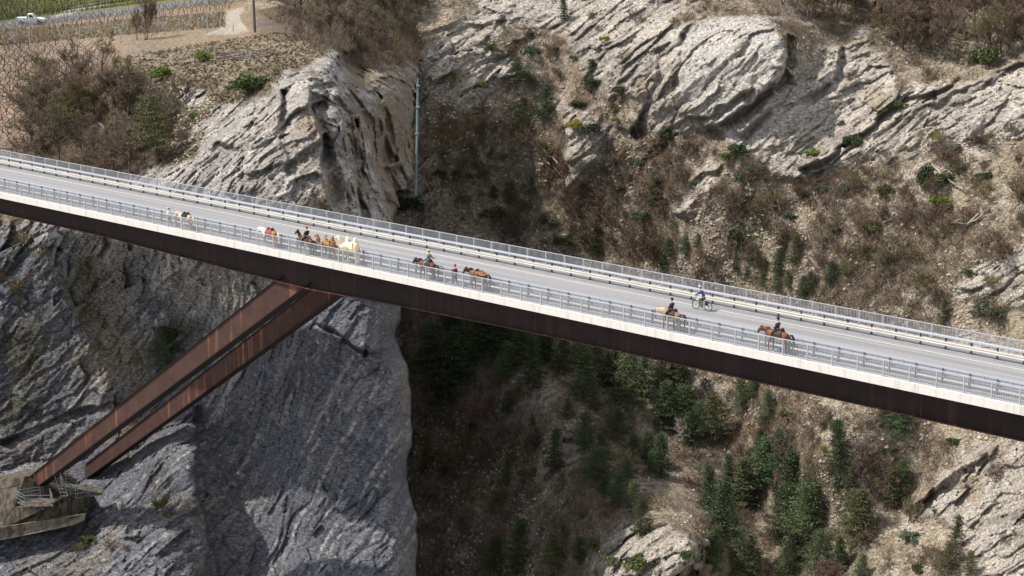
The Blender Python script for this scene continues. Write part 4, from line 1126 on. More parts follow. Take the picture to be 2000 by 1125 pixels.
# single bushes
BUSH = [
 (495, 180, 46, 'e0', 1.35, 'large round dark green juniper bush at the lip of the bright rock bluff'),
 (398, 119, 28, 'f1', 1.0, 'fresh yellow green bush at the left end of the dry stone wall'),
 (318, 152, 30, 'f0', 1.1, 'bright green bush on the grassy knoll left of the stone wall'),
 (343, 204, 15, 'f2', 1.6, 'low bright green patch of bush above the pale stones on the knoll'),
 (378, 228, 12, 'f2', 1.4, 'small green bush on the edge of the stony knoll'),
 (1927, 126, 52, 'e1', 1.0, 'round dark green bush on the slope at the upper right'),
 (1931, 614, 44, 'g0', 1.2, 'round grey green bush behind the far railing at the right'),
 (1664, 284, 34, 'p1', 0.8, 'dark ivy clump hanging on the long slanting rock ledge'),
 (1447, 298, 24, 'p2', 1.5, 'dark green bush at the foot of the smooth grey slab'),
 (1425, 310, 22, 'e2', 1.3, 'olive green bush just below the smooth grey slab'),
 (1835, 402, 28, 'f0', 1.1, 'bright green bush left of the forked dead tree'),
 (1807, 368, 62, 'p0', 0.45, 'ivy covered stump left of the forked dead tree'),
 (1845, 412, 22, 'e0', 1.3, 'brownish green bush under the bright green bush on the slope'),
 (1697, 494, 20, 'e1', 1.2, 'small green bush in the middle of the brushy right slope'),
 (1898, 538, 16, 'e2', 1.4, 'small dark bush on the stony slope above the far railing'),
 (1961, 494, 20, 'e0', 1.2, 'green bush near the grey outcrop at the right edge'),
 (1255, 1112, 44, 'e1', 1.3, 'rounded olive bush on the shoulder left of the pale rock knob'),
 (1200, 1100, 22, 'p1', 2.0, 'low dark spreading bush left of the rounded olive bush'),
 (1345, 1092, 22, 'e2', 1.2, 'small olive bush on top of the pale rock knob'),
 (1745, 884, 16, 'e0', 1.2, 'small bush on the stony ground under the right part of the girder'),
 (1865, 868, 20, 'e1', 1.2, 'small green bush above the slanting rock slab at the right'),
 (1150, 258, 24, 'p2', 1.6, 'dark green bush hanging over the grey rock fin'),
 (1124, 250, 20, 'm0', 1.4, 'yellowish grassy bush above the grey rock fin'),
 (1182, 80, 14, 'm1', 1.1, 'small yellow green bush on the rock face at the top'),
 (1205, 238, 14, 'f1', 1.2, 'small bright green bush on the ledge below the pale rocks'),
 (1252, 235, 16, 'e1', 1.2, 'green bush on the ledge left of the smooth grey slab'),
 (1105, 478, 30, 'e2', 1.2, 'green bush in the brush behind the middle of the far railing'),
 (790, 412, 44, 'p0', 1.3, 'dark bush under the lower end of the teal drain pipe'),
 (778, 380, 26, 'e0', 1.2, 'dark olive bush on the cliff edge beside the drain pipe'),
 (960, 128, 22, 'o', 1.2, ''),
 (940, 170, 18, 'e0', 1.3, 'olive bush on the ledge right of the top of the drain pipe'),
 (175, 1062, 24, 'e1', 1.5, 'dark bush on the cliff below the stained concrete block'),
 (310, 985, 18, 'e2', 1.4, 'mossy bush on the dark cliff right of the platforms'),
 (1493, 886, 22, 'm2', 0.7, 'yellow mistletoe ball in the pine at the top of the green stand'),
 (1490, 940, 24, 'm0', 0.7, 'yellow mistletoe clump low in the pine of the green stand'),
 (1607, 880, 16, 'm1', 0.8, 'yellow mistletoe ball in the open pine right of the green stand'),
 (1730, 214, 14, 'e0', 2.2, 'strip of low green plants on the long slanting ledge'),
 (1590, 300, 12, 'f2', 2.4, 'small strip of green plants on the pale ledge above the railing'),
 (1540, 205, 12, 'f1', 1.4, 'tiny bright green plant on the pale bedded rock'),
 (1760, 210, 16, 'e1', 2.0, 'olive tuft of plants near the right part of the long ledge')]
for (u, v, h, k, sx, lab) in BUSH:
    if not lab: continue
    plant('bush', 'bush' + k, u, v, h, lab, 'bush', None, sx=sx)

# bare trees and shrubs by area
def area_fill(poly, n, hmin, hmax, keys, label, group, name, cat, seed, mind, sx=(0.85, 1.25), mask=None, minrock=1.1):
    r = random.Random(seed); P = np.array(poly, float); lo = P.min(0); hi = P.max(0); got = []; tries = 0
    while len(got) < n and tries < n * 60:
        tries += 1
        u = r.uniform(lo[0], hi[0]); v = r.uniform(lo[1], hi[1])
        if inpoly(poly, np.array([u]), np.array([v]))[0] < 0: continue
        d, sd = depth_at(u, v)
        k = _kR(u, v) if sd == 'R' else _kL(u, v)
        if k > minrock or (k > 0.5 and r.random() < 0.8): continue
        if any((u - a) ** 2 + ((v - b) * 1.4) ** 2 < mind ** 2 for a, b in got): continue
        got.append((u, v))
    for (u, v) in got:
        f = r.random() ** 1.3
        kk = r.choice(keys); h = hmin + (hmax - hmin) * f
        tone = 'reddish' if 'r' in kk[-2:] and kk[-2] == 'r' else 'mossy' if kk[-2] == 'o' else 'brown'
        size = 'large' if f > .6 else 'middling' if f > .25 else 'small'
        noun = 'bare tree' if cat == 'tree' else 'leafless shrub'
        plant(name, kk, u, v, h, '%s %s %s %s' % (size, tone, noun, where(u, v)), cat, group, sx=r.uniform(*sx))
    return got
TR = ['tree%d' % i for i in range(5)]; TRr = ['treer%d' % i for i in range(5)]; TRo = ['treeo%d' % i for i in range(5)]
SH = ['shrub%d' % i for i in range(5)]; SHr = ['shrubr%d' % i for i in range(5)]; SHo = ['shrubo%d' % i for i in range(5)]
area_fill([(1380, -80), (2040, -80), (2040, 110), (1840, 120), (1720, 90), (1600, 60), (1480, 5)], 95, 75, 140, TR + TRo + TRr, 'leafless brown tree in the wood along the top right edge', 'bare trees of the top right wood', 'bare_tree', 'tree', 1, 13)
area_fill([(840, -60), (1400, -60), (1400, 10), (1250, 30), (1150, 0), (1000, 0)], 16, 40, 70, TR + TRr, 'leafless tree on the cliff top at the upper middle', 'bare trees of the cliff top', 'bare_tree', 'tree', 2, 22)
area_fill([(500, -70), (840, -70), (830, 40), (790, 120), (700, 125), (620, 95), (530, 60)], 62, 55, 105, TR + TRo + TR, 'leafless tree in the brown thicket left of the gorge cleft', 'bare trees of the thicket by the cleft', 'bare_tree', 'tree', 3, 15)
area_fill([(510, 20), (800, 20), (790, 150), (690, 130), (620, 95)], 10, 24, 44, SH + SHo, 'low brown shrub in the thicket left of the gorge cleft', 'brown shrubs of the thicket by the cleft', 'shrub', 'shrub', 4, 14)
area_fill([(20, 350), (60, 200), (130, 150), (210, 140), (270, 190), (330, 260), (285, 335), (250, 360)], 34, 70, 155, TR + TRo + TR, 'leafless tree in the thicket above the left end of the bridge', 'bare trees of the left thicket', 'bare_tree', 'tree', 5, 22)
area_fill([(30, 350), (60, 220), (210, 160), (290, 200), (390, 250), (300, 350), (200, 380)], 20, 24, 48, SH + SHo + SHr, 'brown shrub in the thicket above the left end of the bridge', 'brown shrubs of the left thicket', 'shrub', 'shrub', 6, 20)
area_fill([(1400, 340), (1560, 360), (1700, 320), (1860, 260), (2030, 220), (2030, 640), (1800, 590), (1500, 530), (1400, 500)], 92, 30, 66, SH + SHr + SHo + TR, 'leafless brown shrub on the stony slope behind the right half of the far railing', 'bare shrubs of the stony right slope', 'shrub', 'shrub', 7, 21)
area_fill([(1600, 120), (1850, 130), (2020, 60), (2020, 110), (1850, 170), (1700, 200)], 8, 22, 40, SH + SHr, 'leafless shrub on the bedded rock below the top right wood', 'bare shrubs below the top right wood', 'shrub', 'shrub', 8, 30)
area_fill([(1090, 330), (1200, 270), (1330, 300), (1400, 400), (1400, 510), (1120, 490)], 34, 38, 74, SHr + SH + TRr, 'reddish brown shrub in the dense brush left of the stony slope', 'brush behind the middle of the railing', 'shrub', 'shrub', 9, 19)
area_fill([(840, 180), (1000, 100), (1160, 100), (1230, 200), (1080, 300), (1080, 480), (850, 440)], 32, 30, 62, SH + TR + SHo, 'leafless shrub on the slope right of the drain pipe', 'bare shrubs right of the drain pipe', 'shrub', 'shrub', 10, 24)
area_fill([(1160, 20), (1330, 20), (1330, 230), (1200, 260)], 6, 18, 34, SH + SHo, 'small leafless shrub on the pale rock left of the smooth slab', 'bare shrubs on the pale rock', 'shrub', 'shrub', 12, 26, minrock=2)
area_fill([(810, 650), (1200, 680), (1400, 780), (1480, 900), (1460, 1130), (830, 1130)], 42, 32, 66, SH + SHo + SHr + TR, 'leafless shrub on the shaded slope below the bridge', 'bare shrubs of the shaded gorge', 'shrub', 'shrub', 13, 26)
area_fill([(1480, 800), (1700, 830), (1990, 900), (2020, 1130), (1480, 1130)], 38, 32, 68, SH + SHr + TR, 'leafless shrub on the sunny slope below the right half of the bridge', 'bare shrubs of the lower right slope', 'shrub', 'shrub', 14, 26)
area_fill([(0, 470), (110, 470), (90, 600), (0, 640)], 6, 26, 50, SHr + SHo, 'brown shrub on the cliff under the left end of the girder', 'shrubs under the left end of the girder', 'shrub', 'shrub', 15, 20, minrock=2)
area_fill([(180, 560), (330, 600), (300, 740), (150, 700)], 6, 14, 28, SHo + SH, 'small mossy shrub on the dark cliff above the rusty legs', 'small shrubs on the dark cliff', 'shrub', 'shrub', 16, 24, minrock=2)
area_fill([(190, 960), (330, 940), (340, 1060), (140, 1110)], 6, 14, 28, SHo + SHr, 'small brown shrub on the cliff right of the concrete block', 'small shrubs by the concrete block', 'shrub', 'shrub', 17, 24, minrock=2)
plant('dead_tree', 'dead', 1878, 450, 120, 'pale forked dead tree standing on the stony slope behind the right end of the far railing'.replace('standing ', '').replace(' the right end of', ''), 'dead tree', sx=1.5)
plant('bare_tree', 'tree3', 282, 78, 118, 'tall thin leafless tree in front of the bare vineyard at the top left', 'tree', sx=.62)
plant('bare_tree', 'palebare', 290, 76, 60, 'small pale bare tree at the foot of the tall vineyard tree', 'tree', sx=.8)
plant('bare_tree', 'tree4', 268, 78, 70, 'slim leafless tree just left of the tall vineyard tree', 'tree', sx=.5)
plant('bare_tree', 'palebare', 1330, 1122, 60, 'small pale birch like tree right of the pale rock knob', 'tree', sx=0.8)
plant('bare_tree', 'palebare', 1330, 860, 70, 'pale leafless tree among dark pines below the girder', 'tree', sx=1.2)
plant('bare_tree', 'palebare', 1125, 755, 40, 'small pale dead branches among the dark pines under the bridge', 'tree', sx=1.6)
plant('bare_tree', 'tree3', 365, 200, 52, 'dark dense leafless bush like tree in the middle of the knoll', 'tree', sx=1.7)

# fallen logs
LOGS = [((1060, 290), (1098, 330), 'pale fallen log on the slope left of the dense brush'), ((1045, 292), (1100, 345), 'second pale fallen log just left of the first on the same slope'),
        ((1815, 320), (1880, 372), 'long pale fallen trunk leaning against the forked dead tree'), ((1320, 868), (1372, 915), 'long fallen trunk in the dark gully below the girder'),
        ((1950, -5), (1995, 42), 'pale leaning trunk in the top right wood'), ((240, 150), (232, 180), 'short pale broken stem in the left thicket'),
        ((185, 235), (262, 298), 'long grey fallen branch in the left thicket'), ((885, 880), (925, 905), 'dark fallen log on the shaded slope beside the cliff')]
for (a, b, lab) in LOGS:
    pa, d1_ = gpos(*a); pb, d2_ = gpos(*b); pa = pa - Fw * 0.5; pb = pb - Fw * 0.5
    r_ = random.Random(a[0]); o = np.array(pa); dd = pb - pa; pts = [np.zeros(3)]
    for i in range(1, 7): pts.append(dd * i / 6 + np.array([r_.gauss(0, .12), r_.gauss(0, .1), r_.gauss(0, .12)]))
    root = tag(empty('fallen_log', pa), lab, 'log')
    MB().tube(pts, [.15, .14, .13, .11, .09, .07, .04], 6).build('trunk', M_barkp if 'pale' in lab else M_bark, root)
    mb = MB()
    for k in range(5):
        i = r_.randint(2, 5); q_ = pts[i]; mb.tube([q_, q_ + np.array([r_.gauss(0, .5), r_.gauss(0, .3), r_.uniform(.2, .8)])], [.05, .02], 4)
    tag(mb.build('branches', M_barkp if 'pale' in lab else M_bark, root), kind='stuff')

# ---- scree stones, dry brush and grass tufts (uncountable)
def scatter(poly, n, seed, side, maxrock=0.4, dens=None):
    g = np.random.RandomState(seed); P = np.array(poly, float); lo = P.min(0); hi = P.max(0)
    u = g.uniform(lo[0], hi[0], n); v = g.uniform(lo[1], hi[1], n)
    ok = inpoly(poly, u, v) > 0
    s, k = (_sR, _kR) if side == 'R' else (_sL, _kL)
    d = s(u, v); kk = k(u, v); ok &= (kk < maxrock)
    if side == 'R': ok &= ~((u < 900) & (_sL(np.minimum(u, 899), v) < d))
    X = at(u, v, d)
    if dens is not None: ok &= g.rand(n) < dens(X)
    return X[ok], g
def stones(name, X, g, smin, smax, m, label):
    n = len(X); base = np.array([(1, 0, 0), (0, 1, 0), (-1, 0, 0), (0, -1, 0), (0, 0, .8), (0, 0, -.8)])
    s = smin * (smax / smin) ** (g.rand(n) ** 2.2)
    V = base[None] * g.uniform(0.5, 1.2, (n, 6, 1)) * s[:, None, None]
    V = V + g.normal(size=(n, 6, 3)) * s[:, None, None] * .15 + X[:, None]
    f = np.array([(0, 1, 4), (1, 2, 4), (2, 3, 4), (3, 0, 4), (1, 0, 5), (2, 1, 5), (3, 2, 5), (0, 3, 5)])
    F = (f[None] + 6 * np.arange(n)[:, None, None]).reshape(-1, 3)
    o = mobj(name, nmesh(name, V.reshape(-1, 3), F, m)); tag(o, label, 'stones', kind='stuff'); return o
def tufts(name, X, g, nb, hmin, hmax, wd, m, label, cat, lean=0.5):
    n = len(X); h = g.uniform(hmin, hmax, (n, 1, 1))
    d = g.normal(size=(n, nb, 3)) * lean; d[..., 2] = 1; d /= np.linalg.norm(d, axis=2)[..., None]
    side = np.cross(d, g.normal(size=(n, nb, 3))); side /= np.linalg.norm(side, axis=2)[..., None] + 1e-9
    b = X[:, None] + g.normal(size=(n, nb, 3)) * np.array([1, 1, 0.3]) * h * 0.22
    tip = b + d * h * g.uniform(.6, 1.3, (n, nb, 1))
    V = np.stack([b - side * wd, b + side * wd, tip], 2).reshape(-1, 3)
    F = np.arange(len(V)).reshape(-1, 3)
    o = mobj(name, nmesh(name, V, F, m)); tag(o, label, cat, kind='stuff'); return o
M_stone = mat('limestone_rubble', (.36, .32, .265), 0.9, var=0.35, vscale=0.9)
M_dry = mat('dry_brush', (.155, .122, .085), 0.95, var=0.45, vscale=0.4)
M_grassd = mat('dry_grass', (.20, .165, .095), 0.95, var=0.4, vscale=0.5)
M_heath = mat('dark_tufts', (.105, .088, .055), 0.95, var=0.3, vscale=0.5)
M_ivy = mat('low_green_plants', (.075, .105, .045), 0.8, var=0.4, vscale=0.5)
allR = [(640, -20), (2030, -20), (2030, 1140), (640, 1140)]
clump = lambda sc, sd, a=-.2, b=.5: (lambda X: sstep(a, b, fbm(X, sc, 3, sd)))
X, g = scatter(allR, 110000, 1, 'R', 0.75, clump(7, 200, -.35, .45)); stones('scree', X[:46000], g, .045, .36, M_stone, 'loose pale limestone rubble scattered over the far gorge slope')
X, g = scatter(allR, 64000, 2, 'R', 0.4, clump(9, 201, -.3, .3)); tufts('dry_brush', X[:30000], g, 7, .3, 1.5, .024, M_dry, 'low tangled brown brush and dead stems over the far gorge slope', 'brush', .7)
X, g = scatter(allR, 16000, 3, 'R', 0.5, clump(5, 202, .1, .5)); tufts('dry_grass', X[:5000], g, 7, .2, .5, .035, M_grassd, 'tufts of dry straw coloured grass on the far gorge slope', 'grass', .6)
gl = [(1470, 370), (1420, 400), (1420, 480), (1480, 500), (1510, 420)]
X, g = scatter(gl, 500, 4, 'R'); X2, g = scatter([(1840, 40), (1900, 60), (1880, 130), (1770, 110)], 500, 5, 'R'); X3, g = scatter([(1880, 230), (1960, 230), (1940, 260), (1840, 250)], 200, 6, 'R')
tufts('ground_ivy', np.concatenate([X, X2, X3]), g, 9, .2, .4, .06, M_ivy, 'patches of low green plants on the right slope', 'ground cover', .9)
knoll = [(250, 110), (400, 85), (560, 62), (660, 105), (560, 140), (540, 170), (480, 190), (430, 220), (400, 260), (380, 320), (300, 320), (330, 240), (300, 170)]
X, g = scatter(knoll, 5200, 7, 'L', 0.55, clump(4, 203, -.5, .2)); tufts('dark_tufts', X, g, 9, .15, .36, .05, M_heath, 'dark heathery tufts all over the grassy knoll', 'ground cover', .9)
X, g = scatter(knoll, 6000, 8, 'L', 0.55); tufts('dry_grass', X, g, 6, .12, .3, .04, M_grassd, 'short dry grass on the knoll above the bright bluff', 'grass', .7)
X, g = scatter([(330, 180), (420, 180), (420, 340), (340, 320)], 1500, 9, 'L', 0.9); stones('rubble', X, g, .06, .3, M_stone, 'pale rubble stones spilling down the knoll beside the thicket')
X, g = scatter([(40, 350), (60, 180), (210, 120), (300, 210), (390, 250), (290, 350)], 2600, 10, 'L', 0.9); tufts('dry_brush', X, g, 7, .4, 1.3, .022, M_dry, 'low tangled brown brush filling the left thicket', 'brush', .7)
X, g = scatter([(510, 30), (640, -20), (850, -20), (840, 110), (790, 150), (690, 130), (620, 95)], 4200, 11, 'L', 0.9); tufts('dry_brush', X, g, 7, .4, 1.3, .024, M_dry, 'low tangled brush in the thicket left of the gorge cleft', 'brush', .7)

# ================================================================== VINEYARDS, ROAD AND TRUCK AT THE TOP LEFT
M_vine = mat('vine_wood', (.075, .052, .04), 0.95, var=0.2, vscale=3, objvar=0.25)
M_postg = mat('pale_vine_post', (.42, .44, .46), 0.6, metal=0.2)
M_wood = mat('weathered_wood', (.115, .09, .07), 0.9, var=0.25, vscale=2)
M_white = mat('white_car_paint', (.78, .79, .80), 0.3, spec=0.5)
M_glass = mat('dark_glass', (.02, .025, .03), 0.1, spec=0.6)
M_rub = mat('rubber', (.02, .02, .02), 0.8)
M_red = mat('red_lamp', (.35, .02, .02), 0.4)
def vine_me(seed):
    r = random.Random(seed); S = Segs(); p = np.array([0, 0, -.1]); q = np.array([r.gauss(0, .05), r.gauss(0, .05), .55])
    S.seg(p, q, .05, .04, 4)
    for s_ in (-1, 1):
        a = q
        d = np.array([s_ * 0.8, r.gauss(0, .25), .45])
        for k in range(4):
            b = a + d * .24 + np.array([r.gauss(0, .03), r.gauss(0, .04), .03]); S.seg(a, b, .034, .028, 3)
            if k > 0 and r.random() < .8:
                S.seg(b, b + np.array([r.gauss(0, .08), r.gauss(0, .08), r.uniform(.15, .3)]), .02, .012)
            a = b; d = d + np.array([0, r.gauss(0, .1), r.gauss(.05, .12)])
    return S.me('grapevine', M_vine)
vines = [vine_me(i) for i in range(6)]
M_vine2 = mat('purple_brown_vine_wood', (.125, .092, .088), 0.95, objvar=0.3)
vines2 = [m_.copy() for m_ in vines]
for m_ in vines2: m_.name = 'grapevine'; m_.materials[0] = M_vine2
cnt = 0
ORDN = 'first second third fourth fifth sixth seventh eighth ninth tenth eleventh twelfth thirteenth fourteenth fifteenth sixteenth seventeenth eighteenth nineteenth twentieth lowest lowest lowest lowest'.split()
r = random.Random(77)
vpoly = [(-40, 86), (90, 90), (150, 96), (215, 112), (190, 140), (110, 190), (60, 260), (40, 300), (-40, 300)]
wall_n = 0
v = 92.0; row = 0
while v < 298:
    row += 1
    pitch = 13.5 + (v - 90) * 0.015
    u = -36 + (row % 2) * pitch * .5
    while u < 220:
        if inpoly(vpoly, np.array([u]), np.array([v]))[0] > 0:
            uu = u + r.gauss(0, 3.0); vv = v + r.gauss(0, 2.2)
            p, d = gpos(uu, vv)
            o = mobj('grapevine', r.choice(vines), None, p, r.uniform(-.9, .9), 1.15 * r.uniform(.7, 1.25)); cnt += 1
            tag(o, 'forked bare grapevine in the %s row of the pinkish left plot, %s from left' % (ORDN[row - 1], ORDN[min(19, int((u + 36) / pitch))]), 'grapevine', 'bare vines of the left plot')
        u += pitch
    v += 9.0 + (v - 90) * 0.02
rows_n = 0
for k, off in enumerate((14.0, 19.0, 25.0, 32.0)):
    u = -30 + 3 * k
    while u < 452:
        vv = np.interp(u, [-30, 0, 120, 280, 460], [52, 50, 37, 21, 2]) + off * (1 - 0.15 * u / 460)
        if (u < 425 or k < 2) and not (255 < u < 262):
            if rows_n < 96 or k < 1:
                p, d = gpos(u + r.gauss(0, 1), vv); o = mobj('grapevine', r.choice(vines2), None, p, r.uniform(-1.3, 1.3), 1.15 * r.uniform(.85, 1.2))
                tag(o, 'bare brown vine in %s row below the road fence, %s' % (('top', 'second', 'third', 'fourth')[k], 'left of the truck' if u < 36 else 'below the truck' if u < 84 else 'just right of the truck' if u < 130 else 'midway to the vineyard tree' if u < 200 else 'left of the vineyard tree' if u < 265 else 'right of the vineyard tree' if u < 310 else 'by the leaning post' if u < 345 else 'left of the gravel track' if u < 400 else 'near the gravel track'), 'grapevine', 'bare vines below the road'); rows_n += 1
        u += 9 + 3.5 * k
# pale vine posts
pg = MB().box((-.05, -.05, -.2), (.05, .05, 1.9)).me('vine_post', M_postg)
for (u, v, h, lab) in [(156, 76, 30, 'tall pale vine post left of the pale tree'), (58, 92, 30, 'pale vine post at the upper edge of the pinkish plot'), (178, 58, 18, 'pale vine post below the fence in the middle'),
                       (102, 68, 16, 'short pale vine post below the truck road'), (323, 69, 48, 'tall leaning pale post right of the pale tree'), (405, 66, 44, 'pale post in front of the gravel track'),
                       (237, 84, 28, 'pale post just left of the pale tree'), (22, 84, 22, 'pale vine post at the far left below the truck'), (348, 74, 18, 'short post right of the tall leaning pale post'), (456, 63, 14, 'thin dark stake on the gravel track')]:
    p, d = gpos(u, v); s_ = h * d / FPX / 1.9
    o = mobj('vine_post', pg, None, p, 0, (1.2, 1.2, s_)); tag(o, lab, 'post')
    if 'leaning' in lab: o.rotation_euler = (0, -.12, 0)
# thin stakes and dry stubble between the vines
ug = RNG.uniform(-30, 430, 420); vg = RNG.uniform(0, 1, 420) * 26 + np.interp(ug, [-30, 0, 120, 280, 460], [68, 62, 52, 42, 30])
tufts('vine_stakes', at(ug, vg, _sL(ug, vg)), np.random.RandomState(8), 1, 1.3, 1.9, .028, M_postg, 'many thin pale vine stakes in the flat vineyard below the road', 'stakes', .05)
ug = RNG.uniform(-30, 440, 3800); vg = RNG.uniform(0, 1, 3800) * 30 + np.interp(ug, [-30, 0, 120, 280, 460], [62, 60, 50, 36, 22])
tufts('stubble', at(ug, vg, _sL(ug, vg)), np.random.RandomState(9), 5, .2, .6, .04, M_grassd, 'dry stubble between the vine rows of the flat vineyard', 'grass', .8)
# grassy green vine rows beyond the road: uncountable
Xs = []
for k in range(26):
    v0 = 46 - 4.6 * k
    us = np.arange(-40, 470, 3.6); vs = v0 + k * .6 - us * (0.115 + 0.045 * k * .3) + 6 * (k > 2)
    ok = (vs > -30) & (vs < 44 - us * .115)
    if ok.any(): Xs.append(at(us[ok], vs[ok], _sL(us[ok], vs[ok])))
M_gv = mat('green_vine_rows', (.085, .10, .04), 0.9, var=0.4, vscale=.3)
tufts('vine_rows', np.concatenate(Xs), np.random.RandomState(3), 7, .7, 1.3, .05, M_gv, 'far green vineyard rows on the hillside beyond the road', 'vineyard', .35)
# road fence: posts and mesh
fr = tag(empty('road_fence', gpos(0, 58)[0]), 'grey blue wire fence along the lower edge of the vineyard road', 'fence')
o_ = np.array(fr.location); prev = None
fl = [(u, float(np.interp(u, [-60, 0, 120, 280, 470], [63, 57, 42.5, 24.5, 2]))) for u in range(-60, 480, 12)]
M_wire = mat('fence_wire', (.33, .36, .39), 0.6, metal=0.2)
pm_ = MB().box((-.05, -.05, -.3), (.05, .05, 1.35)).me('fence_post', M_wire)
wires = []
for i, (u, v) in enumerate(fl):
    p = gpos(u, v)[0] - o_; mobj('fence_post', pm_, fr, p)
    if i % 6 == 3: mobj('gate_panel', MB().box((-.1, -.03, .1), (.1, .03, 1.6)).me('gate_panel', M_wire) if i == 3 else gp_, fr, p + np.array([.5, 0, 0]))
    if i == 3: gp_ = [c for c in fr.children if c.name.startswith('gate_panel')][0].data
    if prev is not None:
        for h_ in (.25, .5, .75, 1.0, 1.25):
            MB_ = MB().tube([prev + np.array([0, 0, h_]), p + np.array([0, 0, h_])], .022, 3, False); wires.append(MB_)
    prev = p
mb = MB()
for w_ in wires: mb.add(w_.V, w_.F)
tag(mb.build('wires', M_wire, fr), kind='stuff')
# wooden barrier just above the left end of the bridge
wb_ = tag(empty('wooden_barrier', gpos(20, 302)[0]), 'dark wooden post and rail barrier above the left end of the bridge', 'barrier')
o_ = np.array(wb_.location)
pts_ = [gpos(u, v)[0] - o_ for u, v in ((-12, 300), (24, 300), (54, 297))]
for p in pts_: MB().box(p + np.array([-.09, -.09, -.2]), p + np.array([.09, .09, .75])).build('post', M_wood, wb_)
MB().tube([pts_[0] + np.array([0, -.1, .6]), pts_[1] + np.array([0, -.1, .58]), pts_[2] + np.array([0, -.1, .62])], .10, 6).build('rail', M_wood, wb_)
# wooden utility pole
p, d = gpos(498, 63)
up_ = tag(empty('utility_pole', p), 'tall dark wooden utility pole with steps at the right side of the gravel track', 'pole')
MB().tube([(0, 0, -.4), (-.1, 0, 6), (-.15, 0, 12)], [.17, .15, .12], 8).build('shaft', M_wood, up_)
for k in range(12): MB().box((-.38, -.04, .9 + .32 * k), (-.16, .04, .96 + .32 * k)).build('step_peg', M_postg, up_)
MB().tube([(-.3, -.02, .6), (-.33, -.02, 5.2)], .03, 4).build('cable_guard', M_postg, up_)
# small mesh panel fence by the pole
p, d = gpos(517, 58); mf = tag(empty('mesh_fence', p), 'short pale wire mesh fence panel right of the wooden pole', 'fence')
for x in (-.9, .9): MB().tube([(x, 0, -.1), (x * 1.05, 0, 1.1)], .04, 5).build('fence_post', M_postg, mf)
mb = MB()
for k in range(13): mb.box((-.9 + .15 * k - .008, -.01, .05), (-.9 + .15 * k + .008, .01, 1.05))
for k in range(8): mb.box((-.9, -.012, .05 + .14 * k - .008), (.9, .008, .05 + .14 * k + .008))
tag(mb.build('wire_mesh', M_postg, mf), kind='stuff')
# dry stone wall
M_ws = [mat('wall_stone', (.24, .21, .165), .95, var=.25, vscale=2, objvar=.3), mat('dark_wall_stone', (.13, .12, .105), .95, var=.25, vscale=2, objvar=.3)]
dw = tag(empty('dry_stone_wall', gpos(480, 112)[0]), 'low crumbling dry stone wall across the grassy knoll', 'wall')
o_ = np.array(dw.location); r = random.Random(9)
sm = []
for k in range(6):
    g_ = random.Random(k + 50); mb = MB(); mb.ball((0, 0, 0), (1, .8, .55), 6, 4); mb.V = [(x * g_.uniform(.75, 1.2), y * g_.uniform(.8, 1.2), z * g_.uniform(.75, 1.2)) for x, y, z in mb.V]
    sm.append(mb)
smes = [[m_.me('stone', mm) for mm in M_ws] for m_ in sm]
for i in range(46):
    f = i / 45; u = 412 + 132 * f; vb = np.interp(u, [412, 450, 500, 545], [122, 117, 113, 106]); hh = np.interp(u, [412, 430, 520, 546], [2, 5, 6, 3])
    p0_ = gpos(u, vb)[0] - o_
    for j in range(int(hh)):
        q_ = p0_ + np.array([r.gauss(0, .06) + (j % 2) * .1, .1 + r.gauss(0, .05), .09 + .2 * j])
        o = mobj('stone', r.choice(smes)[0 if r.random() < .6 else 1], dw, q_, r.uniform(-.3, .3), .13 * r.uniform(.8, 1.25)); o.scale = (o.scale[0] * 1.25, o.scale[1] * 1.4, o.scale[2])
for (u, v) in ((586, 98), (592, 97), (589, 93), (584, 90), (333, 112), (318, 118), (325, 109)):
    pass
# white pickup truck, built in metres, nose towards +x
p, d = gpos(61, 47)
tk = tag(empty('pickup_truck', p, math.radians(4)), 'small white pickup truck parked on the road at the top left', 'pickup truck')
def carbox(prof, y0, y1): mb = MB(); mb.prism(prof, y0, y1); return mb
carbox([(-2.3, .45), (-2.3, 1.0), (-.55, 1.0), (-.55, 1.05), (.85, 1.05), (1.95, .95), (2.2, .8), (2.25, .45)], -.85, .85).build('body', M_white, tk)
carbox([(-.6, 1.053), (-.45, 1.68), (.25, 1.7), (.95, 1.053)], -.76, .76).build('cab', M_white, tk)
carbox([(-.2, 1.1), (-.14, 1.55), (.2, 1.57), (.62, 1.1)], -.775, .775).build('side_window', M_glass, tk)
carbox([(-.52, 1.1), (-.40, 1.52), (-.27, 1.54), (-.30, 1.1)], -.775, .775).build('rear_quarter_window', M_glass, tk)
mb = MB(); mb.add([(.965, -.66, 1.09), (.965, .66, 1.09), (.34, .6, 1.66), (.34, -.6, 1.66)], [(0, 1, 2, 3)]); mb.build('windscreen', M_glass, tk)
MB().box((-2.32, -.86, 1.003), (-.62, -.80, 1.12)).build('bed_side', M_white, tk); MB().box((-2.32, .80, 1.003), (-.62, .86, 1.12)).build('bed_side', M_white, tk)
for x in (-1.45, 1.35):
    for y in (-.8, .8):
        mb = MB().tube([(0, -.11, 0), (0, .11, 0)], .34, 14); o = mb.build('wheel', M_rub, tk); o.location = (x, y * 1.05, .34)
        mb = MB().tube([(0, -.125, 0), (0, .125, 0)], .18, 10); mb.build('rim', M_postg, o)
for y in (-.6, .6):
    MB().box((2.2, y - .16, .62), (2.262, y + .16, .78)).build('headlight', M_glass, tk)
    MB().box((-2.335, y - .1, .7), (-2.303, y + .1, .95)).build('tail_light', M_red, tk)
MB().box((2.2, -.8, .38), (2.34, .8, .55)).build('bumper', M_postg, tk)

